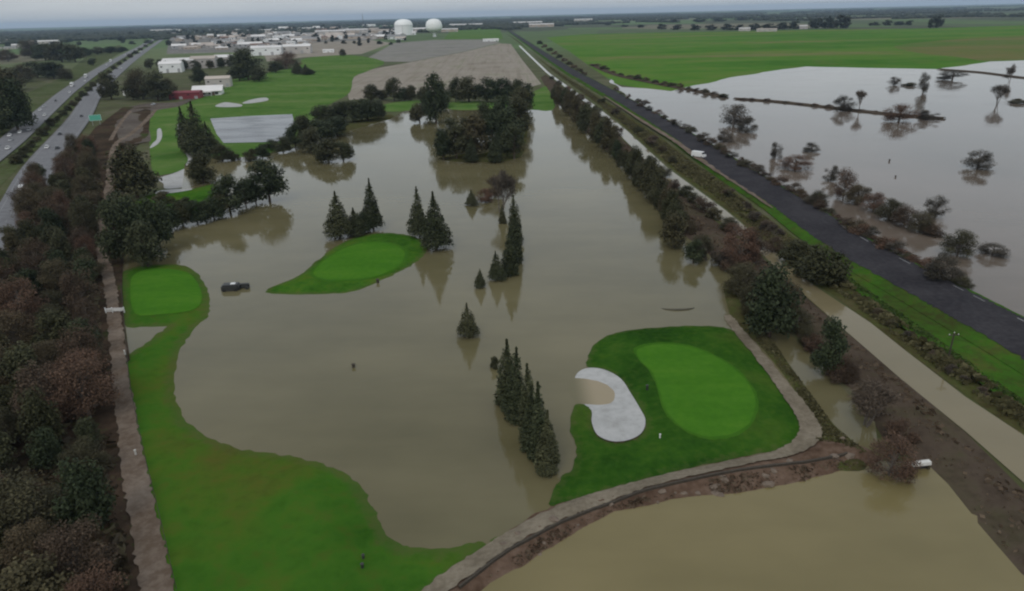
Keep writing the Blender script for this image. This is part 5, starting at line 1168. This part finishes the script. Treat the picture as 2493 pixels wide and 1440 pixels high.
# boxy dark thing half sunk beside the island, pale hatch on top
p = G(566, 706); o = empty('sunken_trailer', (p.x, p.y, .0), .1)
def prism(name, x0, x1, y0, y1, z0, z1, ch, m_):
    b_ = bmesh.new(); bmesh.ops.create_cube(b_, size=1.0)
    for v_ in b_.verts: v_.co = ((x0 + x1) / 2 + v_.co.x * (x1 - x0), (y0 + y1) / 2 + v_.co.y * (y1 - y0), (z0 + z1) / 2 + v_.co.z * (z1 - z0))
    bmesh.ops.bevel(b_, geom=list(b_.edges), offset=ch, segments=2, affect='EDGES')
    me = bpy.data.meshes.new(name); b_.to_mesh(me); b_.free(); return link(name, me, m_, o)
prism('body', -2.3, 1.9, -1.3, 1.3, -.4, 1.55, .35, 'dark_metal'); prism('drawbar', 1.85, 3.9, .1, 1.1, .1, 1.25, .18, 'dark_metal'); prism('drawbar', 3.2, 3.9, -.7, .15, .0, .7, .12, 'dark_metal')
prism('hatch', -.2, .95, -.5, .4, 1.45, 1.72, .06, 'white_metal')
for x_ in (-1.5, 1.1):
    q = MB().tube((0, -.12, 0), (0, .12, 0), .42, .42, 14).build('wheel', 'tyre', o); q.location = (x_, -1.38, .2)
tag(o, 'dark boxy trailer half sunk in the flood left of the island', 'trailer')
# sunken mud hump
p = G(1650, 750); mb = MB(); n_ = 22
pr = [Vector((math.cos(math.pi * (0.06 + .88 * k / n_)) * 3.6, -math.sin(math.pi * (0.06 + .88 * k / n_)) * 1.5, .12)) for k in range(n_ + 1)]
for k in range(n_): mb.tube(pr[k], pr[k + 1], .06 + .28 * math.sin(math.pi * (k + .2) / (n_ + .4)), .06 + .28 * math.sin(math.pi * (k + 1.2) / (n_ + 1.4)), 7, False)
o = mb.build('mud_hump', 'mud', None, True); o.location = (p.x, p.y, -.02); tag(o, 'thin dark crescent of mud just above the water', 'mud bank')
def post(x, yb, h, r, label, m_='dark_wood', name='post', cap=True):
    p = G(x, yb); o = empty(name, (p.x, p.y, z_at(p)))
    MB().tube((0, 0, -.3), (0, 0, h), r, r * .85, 8).build('shaft', m_, o)
    MB().lathe([(r * 1.25, h), (r * 1.3, h + .08), (.01, h + .18)], 8).build('cap', m_, o)
    tag(o, label, 'post'); return o
post(861, 896, .7, .32, 'dark post stub in open water below the island')
post(886, 1370, .5, .16, 'dark marker post on the near fairway, farther one', 'dark_metal')
post(884, 1394, .5, .18, 'dark marker post on the near fairway, nearer one', 'dark_metal')
post(1606, 1074, .6, .12, 'small white marker at the foot of the putting green', 'white_paint')
post(920, 690, .9, .35, 'dark stub at the near edge of the island', 'dark_wood')
post(1575, 955, .8, .2, 'dark marker at the left edge of the putting green', 'dark_metal')
post(333, 1115, .9, .14, 'pale marker post at the right edge of the track, near one', 'pale_concrete')
post(306, 868, .9, .14, 'pale marker post at the track beside the puddle', 'pale_concrete')
post(240, 878, .9, .16, 'pale marker post on the thicket side of the track', 'pale_concrete')
post(2165, 394, .9, .35, 'dark stump in the open lake, farther one')
post(2180, 433, .7, .3, 'dark stump in the open lake, nearer one')
p = G(2306, 884); o = empty('utility_pole', (p.x, p.y, z_at(p)))
MB().tube((0, 0, -.5), (0, 0, 5.2), .16, .11, 8).build('shaft', 'dark_wood', o); MB().box(-.9, .9, -.07, .07, 4.7, 4.85).build('crossarm', 'dark_wood', o)
for s_ in (-.8, 0, .8): q = MB().lathe([(.06, 0), (.09, .08), (.05, .2), (.01, .24)], 8).build('insulator', 'pale_concrete', o); q.location = (s_, 0, 4.85 if s_ else 5.2)
tag(o, 'short dark pole on the green verge of the road', 'pole')
# fence along the dirt track, fairway side
def fence(px, label):
    pts = spline(P_(px), False, 6); f_, L = along(pts); o = empty('fence', (0, 0, 0)); s_ = 0; prev = None
    pm = MB().tube((0, 0, -.2), (0, 0, 1.1), .05, .05, 6).mesh('post'); rails = (MB(), MB())
    while s_ < L:
        p, d = f_(s_); z = z_at(Vector((p.x, p.y, 0))); q = link('post', pm, 'dark_wood', o); q.location = (p.x, p.y, z)
        if prev is not None:
            for r_, hh in zip(rails, (.5, 1.0)): r_.tube((prev[0], prev[1], prev[2] + hh), (p.x, p.y, z + hh), .03, .03, 4)
        prev = (p.x, p.y, z); s_ += 3.0
    for r_ in rails: r_.build('rail', 'dark_wood', o)
    tag(o, label, 'fence')
fence([(297, 700), (304, 790), (312, 880), (322, 960), (340, 1050), (362, 1150), (385, 1240), (404, 1320), (422, 1400), (440, 1480)], 'thin dark rail fence between dirt track and fairway')
# kerb on the pond side of the path over the dam
kz = zground(0.10)
pts = P_([(2060, 1118), (1960, 1140), (1800, 1163), (1620, 1196), (1500, 1230), (1400, 1270), (1330, 1305), (1230, 1362), (1160, 1412), (1100, 1462)])
f_, L = along(spline(pts, False, 6)); mb = MB(); s_ = 0
while s_ < L - 1.5:
    a, d = f_(s_); b_, d2 = f_(s_ + 1.5); n1 = Vector((-d.y, d.x)) * .14
    za = kz(a); zb = kz(b_)
    mb.add([(a.x - n1.x, a.y - n1.y, za - .2), (b_.x - n1.x, b_.y - n1.y, zb - .2), (b_.x - n1.x, b_.y - n1.y, zb + .22), (a.x - n1.x, a.y - n1.y, za + .22), (a.x + n1.x, a.y + n1.y, za - .2), (b_.x + n1.x, b_.y + n1.y, zb - .2), (b_.x + n1.x, b_.y + n1.y, zb + .22), (a.x + n1.x, a.y + n1.y, za + .22)],
           [(0, 1, 2, 3), (5, 4, 7, 6), (3, 2, 6, 7)]); s_ += 1.5
tag(mb.build('kerb', 'dark_wood'), 'dark timber kerb along the pond side of the path', 'kerb')
# rocks of the dam slope
def rock_mesh(seed):
    r_ = random.Random(seed); b_ = bmesh.new(); bmesh.ops.create_icosphere(b_, subdivisions=1, radius=.5)
    for v_ in b_.verts: v_.co *= r_.uniform(.7, 1.2); v_.co.z *= .7
    me = bpy.data.meshes.new('rock'); b_.to_mesh(me); b_.free(); return me
ROCKS = []
RM = [rock_mesh(s_) for s_ in range(6)]
big = [(2030, 1122, 1.5), (2062, 1120, 1.7), (1920, 1140, 1.2), (1738, 1192, 1.4), (1760, 1180, 1.3), (1745, 1204, 1.6), (1870, 1182, 1.8), (1880, 1160, 1.1), (1610, 1206, 1.1), (1487, 1232, 1.2), (1350, 1282, 1.4), (1268, 1312, 1.2), (1232, 1336, 1.2), (2082, 1098, 1.0), (2050, 1076, .9), (1860, 1168, 1.1)]
for i in range(24):
    if i < len(big): x, y, s_ = big[i]
    else:
        x = rnd.uniform(1260, 2090); y = float(np.interp(x, [1180, 1330, 1400, 1480, 1640, 1800, 1960, 2100], [1432, 1338, 1296, 1256, 1214, 1190, 1160, 1128])) + rnd.uniform(-16, 14); s_ = rnd.uniform(.3, .85)
    p = G(x, y); o = link('rock', RM[i % 6], 'rock'); o.location = (p.x, p.y, z_at(p) - .05 * s_); o.rotation_euler = (rnd.uniform(-.3, .3), rnd.uniform(-.3, .3), rnd.uniform(0, 6.28)); o.scale = (s_ * 1.3, s_, s_ * .8)
    ROCKS.append((x, i < len(big), o))
for i, (x, bg, o) in enumerate(sorted(ROCKS, key=lambda q: -q[0])): tag(o, ('larger' if bg else 'small') + ' pale rock on the muddy dam slope, %s from the culvert end' % ordn(i), 'rock', 'rocks of the dam slope')

# ------------------------------------------------------------------ haze: one closed box of thin air
HD = 4.4e-5
mb = MB(); mb.box(-34000, 34000, -34000, 34000, -2.0, 190.0)
hz = mb.build('haze', None)
hm = bpy.data.materials.new('haze'); hm.use_nodes = True; ht = hm.node_tree; ht.nodes.clear()
ho = ht.nodes.new('ShaderNodeOutputMaterial'); hv = ht.nodes.new('ShaderNodeVolumePrincipled')
hv.inputs['Color'].default_value = (0.58, 0.77, 1.0, 1); hv.inputs['Density'].default_value = HD; hv.inputs['Anisotropy'].default_value = 0.0
ht.links.new(hv.outputs[0], ho.inputs['Volume']); hz.data.materials.append(hm)
tag(hz, 'thin pale haze over the whole plain', 'haze', None, 'stuff')
